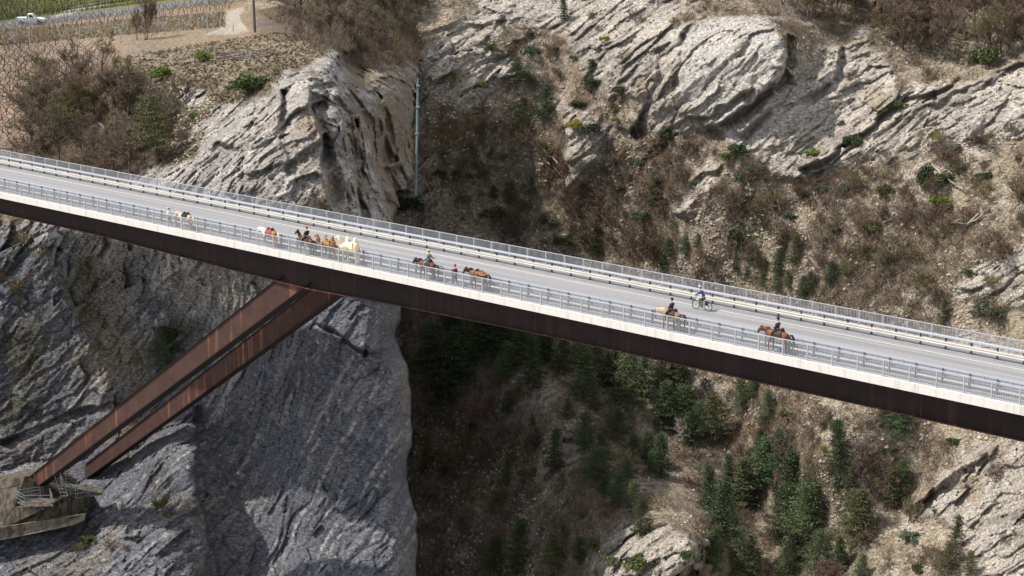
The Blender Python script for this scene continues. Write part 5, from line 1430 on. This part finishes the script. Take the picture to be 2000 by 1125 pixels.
# ================================================================== PEOPLE AND ANIMALS
def skin(name, V, E, R_, m, parent, root=0, lev=1):
    me = bpy.data.meshes.new('tmp'); me.from_pydata([tuple(v) for v in V], E, [])
    o = bpy.data.objects.new('tmp', me); COL.objects.link(o)
    sk = o.modifiers.new('s', 'SKIN'); sk.use_smooth_shade = True; sk.branch_smoothing = 0.4
    sv = me.skin_vertices[0].data
    for i, r_ in enumerate(R_):
        sv[i].radius = (r_, r_) if np.isscalar(r_) else r_
        sv[i].use_root = (i == root)
    ss = o.modifiers.new('u', 'SUBSURF'); ss.levels = lev; ss.render_levels = lev
    dg = bpy.context.evaluated_depsgraph_get(); dg.update()
    out = bpy.data.meshes.new_from_object(o.evaluated_get(dg)); out.name = name
    bpy.data.objects.remove(o, do_unlink=True)
    out.materials.clear(); out.materials.append(m)
    return mobj(name, out, parent)

def pied(name, a, b, thr, scale=1.4, xsplit=None):
    m = bpy.data.materials.new(name); m.use_nodes = True
    nt = m.node_tree; N = nt.nodes; L = nt.links; bs = N['Principled BSDF']; bs.inputs['Roughness'].default_value = .7; bs.inputs['Specular IOR Level'].default_value = .25
    tc = N.new('ShaderNodeTexCoord'); nz = N.new('ShaderNodeTexNoise'); nz.inputs['Scale'].default_value = scale; nz.inputs['Detail'].default_value = 2
    L.new(tc.outputs['Object'], nz.inputs['Vector'])
    val = nz.outputs[0]
    if xsplit is not None:
        sp = N.new('ShaderNodeSeparateXYZ'); L.new(tc.outputs['Object'], sp.inputs[0])
        ma = N.new('ShaderNodeMath'); ma.operation = 'MULTIPLY_ADD'; ma.inputs[1].default_value = xsplit[1]; ma.inputs[2].default_value = -xsplit[0] * xsplit[1]
        L.new(sp.outputs['X'], ma.inputs[0])
        ad = N.new('ShaderNodeMath'); ad.operation = 'ADD'; L.new(ma.outputs[0], ad.inputs[0]); L.new(nz.outputs[0], ad.inputs[1]); val = ad.outputs[0]
    mr = N.new('ShaderNodeMapRange'); mr.inputs[1].default_value = thr - .03; mr.inputs[2].default_value = thr + .03; L.new(val, mr.inputs[0])
    mx = N.new('ShaderNodeMix'); mx.data_type = 'RGBA'; mx.inputs[6].default_value = (*a, 1); mx.inputs[7].default_value = (*b, 1); L.new(mr.outputs[0], mx.inputs[0])
    L.new(mx.outputs[2], bs.inputs['Base Color']); return m
FZ = math.atan2(-BD[1], -BD[0])                 # heading: left and away along the bridge
def on_walk(name, u, wv=0.56, z=0.012, turn=0.0, sc=1.0):
    t = t_of_u(u, wv, z); return empty(name, bp(t, wv, z), FZ + turn, sc)
M_skin = mat('skin', (.55, .34, .25), .6)
M_black_ = mat('black_cloth', (.018, .018, .022), .85)
M_saddle = mat('dark_leather', (.045, .022, .014), .6)
M_strap = mat('tan_strap', (.42, .25, .13), .7)
M_hoof = mat('dark_hoof', (.03, .025, .02), .6)

def horse(u, coat, mane, label, head='mid', sc=1.0, step=0.0, gear=None, tailc=None, wv=0.56, tail_up=False):
    root = tag(on_walk('horse', u, wv, sc=sc), label, 'horse')
    hz = {'up': (1.62, 1.92, 1.84, 1.62), 'mid': (1.50, 1.66, 1.56, 1.33), 'low': (1.40, 1.42, 1.30, 1.05)}[head]
    hx = {'up': (.90, 1.06, 1.25, 1.45), 'mid': (.98, 1.24, 1.42, 1.58), 'low': (1.02, 1.30, 1.46, 1.58)}[head]
    V = [(-.1, 0, 1.20), (-.5, 0, 1.26), (-.74, 0, 1.18), (.3, 0, 1.20), (.56, 0, 1.22), (.74, 0, 1.36), (hx[0], 0, hz[0]), (hx[1], 0, hz[1]), (hx[2], 0, hz[2]), (hx[3], 0, hz[3])]
    R_ = [(.31, .34), (.31, .33), (.22, .26), (.30, .33), (.27, .33), (.19, .27), (.13, .20), (.11, .15), (.09, .12), (.065, .075)]
    E = [(0, 1), (1, 2), (0, 3), (3, 4), (4, 5), (5, 6), (6, 7), (7, 8), (8, 9)]
    def add(par, pts, rr):
        p_ = par
        for q_, r_ in zip(pts, rr):
            V.append(q_); R_.append(r_); E.append((p_, len(V) - 1)); p_ = len(V) - 1
    s_ = step
    for sg, st in ((1, s_), (-1, -s_)):
        add(4, [(.52, .16 * sg, .95), (.53 + st * .5, .16 * sg, .72), (.54 + st, .16 * sg, .50), (.52 + st * 1.1, .16 * sg, .16), (.56 + st * 1.15, .16 * sg, .05)], [.115, .08, .058, .042, .052])
        add(1, [(-.52, .17 * sg, .98), (-.44 - st * .4, .17 * sg, .80), (-.66 - st * .9, .17 * sg, .54), (-.63 - st * 1.1, .17 * sg, .17), (-.58 - st * 1.1, .17 * sg, .05)], [.18, .13, .066, .046, .054])
    skin('body', V, E, R_, coat, root)
    for sg in (1, -1):
        MB().tube([(hx[1] - .02, .06 * sg, hz[1] + .08), (hx[1] + .0, .085 * sg, hz[1] + .24)], [.045, .008], 5).build('ear', coat, root)
        MB().ball((hx[2] - .03, .088 * sg, hz[2] + .05), .022, 6, 4).build('eye', M_black_, root)
    # mane follows the crest, tail hangs
    g_ = random.Random(int(u)); mb = MB()
    P_ = [(.55, 1.50), (.72, 1.62), (hx[0] - .06, hz[0] + .16), (hx[1] - .06, hz[1] + .15), (hx[1] + .06, hz[1] + .12)]
    for k in range(22):
        f = k / 21 * 3.999; i = int(f); f -= i; x = P_[i][0] + (P_[i + 1][0] - P_[i][0]) * f; z = P_[i][1] + (P_[i + 1][1] - P_[i][1]) * f
        mb.tube([(x, 0, z), (x - .03, .10 + g_.uniform(0, .04), z - .12), (x - .05, .14, z - .30)], [.04, .035, .012], 4)
    tag(mb.build('mane', mane, root), kind='stuff')
    tu = .06 if tail_up else 0
    V2 = [(-.86, 0, 1.30), (-1.0 - tu, 0, 1.28 + tu), (-1.10 - tu, 0, 1.05 + tu * .6), (-1.10 - tu, 0, .72), (-1.05 - tu, 0, .45)]
    skin('tail', V2, [(0, 1), (1, 2), (2, 3), (3, 4)], [.05, .07, .09, .08, .035], tailc or mane, root)
    if gear in ('saddle', 'pack', 'blanket'):
        blk = {'saddle': M_saddle, 'pack': M_black_, 'blanket': M_redc}[gear]
        L_ = {'saddle': .30, 'pack': .36, 'blanket': .34}[gear]
        mb = MB(); n = 9; rr = .325
        for x in (-L_, L_): pass
        Vv = []; x0, x1 = -.05 - L_, .0 + L_
        for x in np.linspace(x0, x1, 5):
            dip = .02 * math.cos((x - x0) / (x1 - x0) * 6.28)
            for k in range(n):
                a = math.radians(-10 + 200 * k / (n - 1)); Vv.append((x, rr * math.cos(a), 1.21 + (rr + .02 + dip) * math.sin(a)))
        Ff = []
        for i in range(4):
            for k in range(n - 1): a = i * n + k; Ff.append((a, a + n, a + n + 1, a + 1))
        mb.add(Vv, Ff); mb.build('saddle_cloth', blk, root)
        mb = MB(); mb.ball((.16, 0, 1.60), (.10, .14, .09), 8, 5); mb.build('pommel', M_saddle if gear != 'pack' else M_black_, root)
        mb = MB(); mb.ball((-.28, 0, 1.60), (.13, .20, .10), 8, 5); mb.build('cantle', M_saddle if gear != 'pack' else M_black_, root)
    if gear == 'harness':
        for x, nm in ((.30, 'girth_strap'), (-.12, 'girth_strap')):
            pts = [(x + .10 * math.cos(math.radians(a)), .335 * math.cos(math.radians(a)), 1.21 + .345 * math.sin(math.radians(a))) for a in range(-60, 241, 30)]
            MB().tube(pts, .03, 5).build(nm, M_strap, root)
        pts = [(-.15, -.30, 1.45), (-.45, -.33, 1.30), (-.72, -.27, 1.32), (-.9, 0, 1.36), (-.72, .27, 1.32), (-.45, .33, 1.30), (-.15, .30, 1.45)]
        MB().tube(pts, .026, 5).build('breeching_strap', M_strap, root)
        MB().ball((.16, 0, 1.55), (.14, .20, .08), 8, 5).build('pack_pad', M_saddle, root)
    pts = [(hx[2] + .02, 0, hz[2] + .13), (hx[2] + .02, .10, hz[2]), (hx[2] + .0, 0, hz[2] - .13), (hx[2] + .02, -.10, hz[2]), (hx[2] + .02, 0, hz[2] + .13)]
    MB().tube(pts, .014, 4).build('bridle', M_strap if gear == 'harness' else M_saddle, root)
    return root, hx, hz

def hand_chain(V, E, R_, wrist, d, side):
    """palm with thumb and four curled fingers, grown from the wrist vertex"""
    d = Vector(d).normalized(); up = Vector((0, 0, 1)); sd = d.cross(up).normalized() * side
    w_ = Vector(V[wrist]); palm = w_ + d * .07
    V.append(tuple(palm)); R_.append(.034); E.append((wrist, len(V) - 1)); pi_ = len(V) - 1
    for k, L_ in enumerate((.075, .085, .08, .062)):
        off = sd * (.03 - .02 * k); a = palm + off * .8 + d * .045; b = a + d * L_ * .5 + Vector((0, 0, -.008)); c = b + d * L_ * .3 + Vector((0, 0, -.03))
        i0 = len(V); V.extend([tuple(a), tuple(b), tuple(c)]); R_.extend([.0095, .009, .008]); E.extend([(pi_, i0), (i0, i0 + 1), (i0 + 1, i0 + 2)])
    a = w_ + sd * .035 + d * .03; b = a + sd * .02 + d * .035
    i0 = len(V); V.extend([tuple(a), tuple(b)]); R_.extend([.011, .009]); E.extend([(pi_, i0), (i0, i0 + 1)])

def person(root, pose, top, legs, shoes, hat=None, hatm=None, hair=None, s=1.0, lean=0.0, arms='rein', skirt=None):
    """joint table in metres; x forward. pose: stand, walk, ride, cycle"""
    if pose in ('stand', 'walk'):
        hip = .92; st = .22 if pose == 'walk' else .05
        pel = (0, 0, .95)
        lg = [[(0, .10, .88), (st * .5, .10, .50), (st * .9, .10, .10), (st * .9 + .14, .11, .05)], [(0, -.10, .88), (-st * .2, -.10, .50), (-st * 1.1, -.10, .12), (-st * 1.1 + .13, -.11, .05)]]
    elif pose == 'ride':
        pel = (0, 0, .10)
        lg = [[(.06, .20, .04), (.30, .34, -.16), (.14, .36, -.56), (.30, .37, -.62)], [(.06, -.20, .04), (.30, -.34, -.16), (.14, -.36, -.56), (.30, -.37, -.62)]]
    else:
        pel = (0, 0, .02)
        lg = [[(.06, .10, -.02), (.36, .12, -.20), (.24, .12, -.60), (.38, .12, -.66)], [(.06, -.10, -.02), (.28, -.12, -.34), (.12, -.12, -.74), (.26, -.12, -.80)]]
    P_ = np.array(pel); L_ = lean
    sp = [P_ + np.array([.10 * L_, 0, .20]), P_ + np.array([.32 * L_, 0, .40]), P_ + np.array([.42 * L_, 0, .52]), P_ + np.array([.47 * L_, 0, .60]), P_ + np.array([.52 * L_ + .01, 0, .72])]
    sh = sp[1] + np.array([0, 0, .04])
    ar = []
    for sg in (1, -1):
        a = sh + np.array([0, .19 * sg, 0])
        if arms == 'rein': b = a + np.array([.06, .05 * sg, -.28]); c = b + np.array([.24, -.08 * sg, -.04])
        elif arms == 'bar': b = a + np.array([.22, .06 * sg, -.20]); c = b + np.array([.24, -.02 * sg, -.10])
        elif arms == 'back' and sg == -1: b = a + np.array([-.10, -.08, -.26]); c = b + np.array([-.24, -.03, -.04])
        elif arms == 'lead' and sg == 1: b = a + np.array([-.12, .04, -.26]); c = b + np.array([-.20, 0, .02])
        else: b = a + np.array([.0, .05 * sg, -.28]); c = b + np.array([.06, 0, -.25])
        ar.append((a, b, c))
    V = [tuple(P_)] + [tuple(q) for q in sp]; R_ = [(.11, .09), (.09, .075), (.105, .08), (.05, .05), (.048, .052), (.085, .105)]
    E = [(0, 1), (1, 2), (2, 3), (3, 4), (4, 5)]
    V.append(tuple(sp[4] + np.array([.01, 0, .08]))); R_.append((.08, .09)); E.append((5, 6))
    V.append(tuple(sp[4] + np.array([.105, 0, .0]))); R_.append(.016); E.append((5, 7))     # nose
    for L3 in lg:
        p_ = 0
        for q_, r_ in zip(L3, (.08, .058, .040, .036)):
            V.append(q_); R_.append(r_); E.append((p_, len(V) - 1)); p_ = len(V) - 1
    for sg, A3 in zip((1, -1), ar):
        p_ = 2
        for q_, r_ in zip(A3, (.044, .036, .028)):
            V.append(tuple(q_)); R_.append(r_); E.append((p_, len(V) - 1)); p_ = len(V) - 1
        dd = A3[2] - A3[1]; hand_chain(V, E, R_, p_, tuple(dd), sg)
    skin('body', V, E, R_, M_skin, root)
    # clothes follow the same joints, slightly larger
    V = [tuple(P_ + np.array([0, 0, .03])), tuple(sp[0]), tuple(sp[1]), tuple(sp[2] + np.array([0, 0, .03]))]; R_ = [(.165, .14), (.155, .13), (.185, .145), (.085, .085)]; E = [(0, 1), (1, 2), (2, 3)]
    for A3 in ar:
        p_ = 2
        for q_, r_ in zip((A3[0], A3[1], A3[1] + (A3[2] - A3[1]) * .92), (.085, .066, .05)):
            V.append(tuple(q_)); R_.append(r_); E.append((p_, len(V) - 1)); p_ = len(V) - 1
    skin('jacket', V, E, R_, top, root)
    V = [tuple(P_ + np.array([0, 0, .04]))]; R_ = [(.15, .125)]; E = []
    for L3 in lg:
        p_ = 0
        for q_, r_ in zip(L3[:3], (.108, .08, .058)):
            V.append(tuple(q_)); R_.append(r_); E.append((p_, len(V) - 1)); p_ = len(V) - 1
    skin('trousers', V, E, R_, legs, root)
    for L3 in lg:
        a, b = np.array(L3[2]), np.array(L3[3])
        skin('shoe', [tuple(a), tuple(a + (b - a) * .3 - np.array([0, 0, .04])), tuple(b + np.array([.04, 0, 0]))], [(0, 1), (1, 2)], [.055, .055, .042], shoes, root)
    hc = sp[4] + np.array([0, 0, .04])
    for sg in (1, -1):
        MB().ball(hc + np.array([.082, .034 * sg, .0]), .011, 6, 4).build('eye', M_black_, root)
        MB().ball(hc + np.array([0, .088 * sg, -.01]), (.02, .012, .03), 6, 4).build('ear', M_skin, root)
    MB().ball(hc + np.array([.088, 0, -.075]), (.008, .024, .007), 6, 4).build('mouth', M_lip, root)
    if hair: MB().ball(hc + np.array([-.03, 0, .02]), (.095, .098, .115), 10, 7).build('hair', hair, root)
    if hat == 'helmet':
        MB().ball(hc + np.array([-.012, 0, .055]), (.125, .112, .10), 12, 8).build('helmet', hatm, root); MB().box(hc + np.array([.07, -.06, .05]), hc + np.array([.16, .06, .062])).build('helmet_peak', hatm, root)
    if hat == 'cap': MB().ball(hc + np.array([-.01, 0, .05]), (.115, .108, .095), 12, 8).build('cap', hatm, root)
    if hat == 'brim':
        h_ = MB(); h_.ball(hc + np.array([-.01, 0, .09]), (.105, .10, .085), 10, 7); h_.build('hat_crown', hatm, root)
        MB().tube([tuple(hc + np.array([-.01, 0, .065])), tuple(hc + np.array([-.01, 0, .08]))], [.20, .19], 16).build('hat_brim', hatm, root)
    if skirt: skin('skirt', [tuple(P_ + np.array([0, 0, .05])), tuple(P_ - np.array([0, 0, .3])), tuple(P_ - np.array([0, 0, .62]))], [(0, 1), (1, 2)], [.15, .17, .20], skirt, root)

M_lip = mat('lips', (.40, .16, .14), .6)
M_redc = mat('red_cloth', (.30, .06, .06), .8, var=.3, vscale=6)
M_chest = mat('chestnut_coat', (.165, .068, .032), .6, var=.2, vscale=2)
M_bay = mat('bay_coat', (.115, .046, .025), .6, var=.2, vscale=2)
M_dbay = mat('dark_bay_coat', (.12, .045, .025), .6, var=.25, vscale=2)
M_dun = mat('dun_coat', (.25, .16, .10), .65, var=.25, vscale=2)
M_pal = pied('white_and_palomino_coat', (.62, .40, .22), (.82, .79, .74), .50, 1.6, (-.35, .5))
M_pieb = pied('white_and_brown_coat', (.42, .18, .06), (.80, .76, .72), .60, 1.8, (.05, .4))
M_cream = mat('cream_hair', (.72, .60, .36), .9); M_dark = mat('black_hair', (.025, .02, .018), .9); M_paleh = mat('pale_hair', (.62, .50, .36), .9)
M_camb = pied('brown_camel_wool', (.31, .17, .075), (.19, .09, .04), .56, 2.0)
M_camw = pied('white_camel_wool', (.78, .66, .46), (.55, .34, .17), .66, 1.6)
M_grey = mat('grey_cloth', (.17, .20, .21), .9); M_greyp = mat('light_grey_cloth', (.22, .26, .28), .9); M_jean = mat('blue_jeans', (.06, .09, .20), .9); M_dred = mat('dark_red_cloth', (.16, .03, .03), .9)
M_navy = mat('navy_jacket', (.03, .07, .20), .75); M_khaki = mat('brown_trousers', (.10, .075, .055), .9); M_maroon = mat('maroon_cap', (.25, .06, .065), .8); M_straw = mat('straw_hat', (.50, .38, .20), .9)
M_wcl = mat('white_blouse', (.75, .73, .70), .9); M_greysk = mat('grey_trousers', (.23, .215, .21), .9); M_dkb = mat('dark_jacket', (.045, .03, .035), .85); M_bike = mat('white_bike_paint', (.75, .74, .75), .35, spec=.5)
M_silver = mat('grey_helmet', (.45, .43, .44), .5); M_boot = mat('black_boots', (.02, .018, .018), .6); M_cuff = mat('tan_cuff', (.4, .2, .12), .8)

# walker with straw hat leading the palomino
w1 = tag(on_walk('person', 331.5, .50, sc=.97), 'walker in straw hat, white blouse and grey trousers leading the white and tan horse', 'person')
person(w1, 'walk', M_wcl, M_greysk, M_boot, 'brim', M_straw, M_khaki, arms='lead')
horse(364, M_pal, M_paleh, 'white and palomino horse with a black pack saddle, first horse from the left', 'low', .97, .05, 'pack', M_cream)
horse(528, M_pieb, M_wcl, 'white and brown horse with a red saddle blanket, walking loose', 'low', 1.03, .06, 'blanket', M_cream)
h3, _, _ = horse(600, M_dbay, M_dark, 'dark bay horse ridden in front of the brown camel', 'up', 1.0, .05, 'saddle')
def rider(u, label, z=1.50, **k):
    r_ = tag(on_walk('person', u, .56, .012 + z), label, 'person'); return r_
p3 = rider(599.5, 'rider in black with a maroon cap on the dark bay horse before the camels'); person(p3, 'ride', M_black_, M_black_, M_boot, 'cap', M_maroon, M_dark)
h4, _, _ = horse(836, M_bay, M_dark, 'bay horse ridden by the rider in grey', 'low', 1.05, .08, 'saddle')
p4 = rider(838, 'rider in a grey shirt and straw hat on the bay horse, one arm held back', 1.56); person(p4, 'ride', M_grey, M_greyp, M_boot, 'brim', M_straw, M_khaki, arms='back')
w5 = tag(on_walk('person', 889, .48, sc=.98), 'walker in jeans, dark red top and maroon cap leading the harnessed horse', 'person')
person(w5, 'walk', M_dred, M_jean, M_boot, 'cap', M_maroon, M_dark, arms='lead')
horse(936, M_chest, M_dark, 'riderless chestnut horse with tan harness straps behind the walker in jeans', 'low', 1.08, .04, 'harness', M_dark)
h6, _, _ = horse(1312, M_dun, M_paleh, 'dun horse with a pale mane under a rider in black', 'low', 1.02, .07, 'saddle', M_dark, tail_up=True)
p6 = rider(1312, 'rider in black jacket and black helmet on the dun horse, near the cyclist'); person(p6, 'ride', M_dkb, M_black_, M_boot, 'helmet', M_black_, M_dark)
h7, _, _ = horse(1519, M_chest, M_bay, 'chestnut horse with black tail lifted, last horse at the right', 'low', 1.1, .05, 'saddle', M_dark, tail_up=True)
p7 = rider(1519, 'last rider at the right, in dark jacket and black helmet on the chestnut horse', 1.60); person(p7, 'ride', M_dkb, M_black_, M_boot, 'helmet', M_black_, M_dark)

def camel(u, coat, label, sc, tuft, wv=.58):
    root = tag(on_walk('camel', u, wv, sc=sc), label, 'camel')
    V = [(0, 0, 1.38), (-.42, 0, 1.36), (-.72, 0, 1.28), (.42, 0, 1.38), (.72, 0, 1.36), (.95, 0, 1.16), (1.16, 0, 1.22), (1.27, 0, 1.55), (1.30, 0, 1.82), (1.42, 0, 1.90), (1.62, 0, 1.80), (1.76, 0, 1.70)]
    R_ = [(.36, .36), (.36, .35), (.24, .27), (.36, .36), (.28, .32), (.20, .25), (.15, .2), (.12, .17), (.12, .15), (.11, .12), (.085, .09), (.06, .055)]
    E = [(0, 1), (1, 2), (0, 3), (3, 4), (4, 5), (5, 6), (6, 7), (7, 8), (8, 9), (9, 10), (10, 11)]
    def add(par, pts, rr):
        p_ = par
        for q_, r_ in zip(pts, rr): V.append(q_); R_.append(r_); E.append((p_, len(V) - 1)); p_ = len(V) - 1
    add(3, [(.36, 0, 1.72), (.37, .02, 1.94), (.33, .05, 2.10)], [.23, .16, .07]); add(1, [(-.38, 0, 1.72), (-.40, -.02, 1.95), (-.46, -.05, 2.10)], [.23, .16, .07])
    for sg, st in ((1, .08), (-1, -.10)):
        add(4, [(.66, .18 * sg, 1.02), (.66 + st, .18 * sg, .62), (.66 + st, .18 * sg, .18), (.70 + st, .18 * sg, .06)], [.125, .078, .05, .075])
        add(1, [(-.52, .19 * sg, 1.05), (-.46 - st, .19 * sg, .86), (-.70 - st, .19 * sg, .56), (-.66 - st, .19 * sg, .18), (-.62 - st, .19 * sg, .06)], [.19, .13, .07, .05, .075])
    skin('body', V, E, R_, coat, root)
    for sg in (1, -1):
        MB().tube([(1.36, .09 * sg, 1.98), (1.33, .12 * sg, 2.06)], [.035, .01], 5).build('ear', coat, root); MB().ball((1.50, .10 * sg, 1.90), .022, 6, 4).build('eye', M_black_, root)
    skin('tail', [(-.95, 0, 1.35), (-1.05, 0, 1.15), (-1.07, 0, .85)], [(0, 1), (1, 2)], [.04, .035, .05], tuft, root)
    mb = MB(); g_ = random.Random(int(u))
    for k in range(60):
        x = g_.uniform(.95, 1.35); z0_ = 1.05 + (x - .95) * .6 + g_.uniform(0, .5) * (x > 1.1); y = g_.uniform(-.13, .13)
        mb.tube([(x, y, z0_), (x + .02, y * 1.3, z0_ - .22)], [.035, .01], 3, False)
    for k in range(70):
        x = g_.uniform(-.75, .75); sg = g_.choice((-1, 1)); mb.tube([(x, .30 * sg, 1.25), (x, .33 * sg, g_.uniform(.92, 1.02))], [.045, .012], 3, False)
    tag(mb.build('shaggy_wool', tuft, root), kind='stuff')
    MB().tube([(1.60, .085, 1.80), (1.60, 0, 1.90), (1.60, -.085, 1.80), (1.60, 0, 1.71), (1.60, .085, 1.80)], .014, 4).build('halter', M_strap, root)
    return root
M_tb = mat('brown_wool_tufts', (.22, .10, .045), .95); M_tw = mat('cream_wool_tufts', (.74, .62, .42), .95)
camel(643, M_camb, 'brown two humped camel walking between the dark bay horse and the white camel', 1.0, M_tb)
camel(687, M_camw, 'shaggy cream white two humped camel behind the brown camel', 1.12, M_tw)
def rope(u0, w0, z0, u1, w1, z1, label):
    a = bp(t_of_u(u0, w0, z0), w0, z0); b = bp(t_of_u(u1, w1, z1), w1, z1)
    r_ = tag(empty('lead_rope', a), label, 'rope'); d_ = b - a
    MB().tube([d_ * f - np.array([0, 0, .25 * math.sin(math.pi * f)]) for f in (0, .25, .5, .75, 1)], .018, 4).build('rope_strand', M_strap, r_)
rope(599, .3, 1.75, 626, .5, 1.85, 'pale lead rope from the maroon capped rider to the brown camel')
rope(640, .5, 1.75, 661, .5, 1.95, 'pale lead rope from the brown camel to the white camel')

# cyclist on the road
tc_ = t_of_u(1371, 6.9, 0.02)
bk = tag(empty('bicycle', bp(tc_, 6.9, .022), FZ + .05), 'white framed bicycle ridden along the far lane', 'bicycle')
def ring(R0, r0, n=28):
    mb = MB(); mb.tube([(R0 * math.cos(6.2832 * k / n), 0, R0 * math.sin(6.2832 * k / n)) for k in range(n + 1)], r0, 6, False); return mb
for x in (.56, -.56):
    wh = MB().tube([(0, -.05, 0), (0, .05, 0)], .035, 8).build('wheel', M_galvd, bk); wh.location = (x, 0, .36)
    ring(.335, .026).build('tyre', M_rub, wh); ring(.305, .012).build('rim', M_galvd, wh)
    mb = MB()
    for k in range(14): mb.tube([(0, 0, 0), (.30 * math.cos(k * .4488), 0, .30 * math.sin(k * .4488))], .004, 3, False)
    tag(mb.build('spokes', M_galv, wh), kind='stuff')
F_ = [((.50, .92), (.56, .36), .022), ((.48, .80), (.02, .34), .036), ((-.20, .80), (.02, .34), .024), ((.02, .34), (-.56, .36), .018), ((-.18, .72), (-.56, .36), .016), ((.47, .86), (-.16, .62), .024)]
mb = MB()
for (a, b, r_) in F_: mb.tube([(a[0], 0, a[1]), (b[0], 0, b[1])], r_, 7)
mb.build('frame', M_bike, bk)
MB().tube([(.50, 0, .90), (.47, 0, 1.04), (.46, .28, 1.05), (.38, .30, 1.04)], .016, 6).build('handlebar', M_black_, bk); MB().tube([(.47, 0, 1.04), (.46, -.28, 1.05), (.38, -.30, 1.04)], .016, 6).build('handlebar', M_black_, bk)
MB().ball((-.22, 0, .93), (.14, .07, .04), 10, 6).build('saddle', M_black_, bk); MB().tube([(-.2, 0, .8), (-.21, 0, .92)], .014, 6).build('seat_post', M_galvd, bk)
MB().tube([(.02, -.06, .34), (.02, .06, .34)], .09, 14).build('chainring', M_galvd, bk)
MB().tube([(.02, .10, .34), (.08, .10, .50)], .012, 5).build('crank', M_galvd, bk); MB().tube([(.02, -.10, .34), (-.04, -.10, .19)], .012, 5).build('crank', M_galvd, bk)
MB().box((-.62, -.07, .74), (-.28, .07, .76)).build('luggage_rack', M_black_, bk); MB().box((-.60, .08, .46), (-.34, .16, .72)).build('pannier', M_black_, bk)
cy = tag(empty('person', bp(tc_, 6.9, .022) - BD * -.17 + np.array([0, 0, 1.0]), FZ + .05), 'cyclist in a navy jacket and pale helmet riding on the far lane', 'person')
person(cy, 'cycle', M_navy, M_khaki, M_boot, 'helmet', M_silver, M_dark, lean=.75, arms='bar')

# ---- where two or three alike things still share a label, say which one it is
_by = {}
for _o in bpy.data.objects:
    if _o.parent is None and _o.get('label') and not _o.get('kind') and not _o.name.startswith('grapevine'):
        _by.setdefault(_o['label'], []).append(_o)
for _l, _os in _by.items():
    if 2 <= len(_os) <= 4:
        _os.sort(key=lambda q: (q.matrix_basis.translation.x / q.matrix_basis.translation.y))
        _w = {2: ('left', 'right'), 3: ('left', 'middle', 'right'), 4: ('leftmost', 'inner left', 'inner right', 'rightmost')}[len(_os)]
        for _k, _q in enumerate(_os): _q['label'] = _w[_k] + ' ' + _l
    elif 5 <= len(_os) <= 10:
        _os.sort(key=lambda q: (q.matrix_basis.translation.x / q.matrix_basis.translation.y))
        for _k, _q in enumerate(_os): _q['label'] = (_l + ', ' + ORDN[_k] + ' from left') if len(_l.split()) <= 13 else (ORDN[_k] + ' ' + _l)
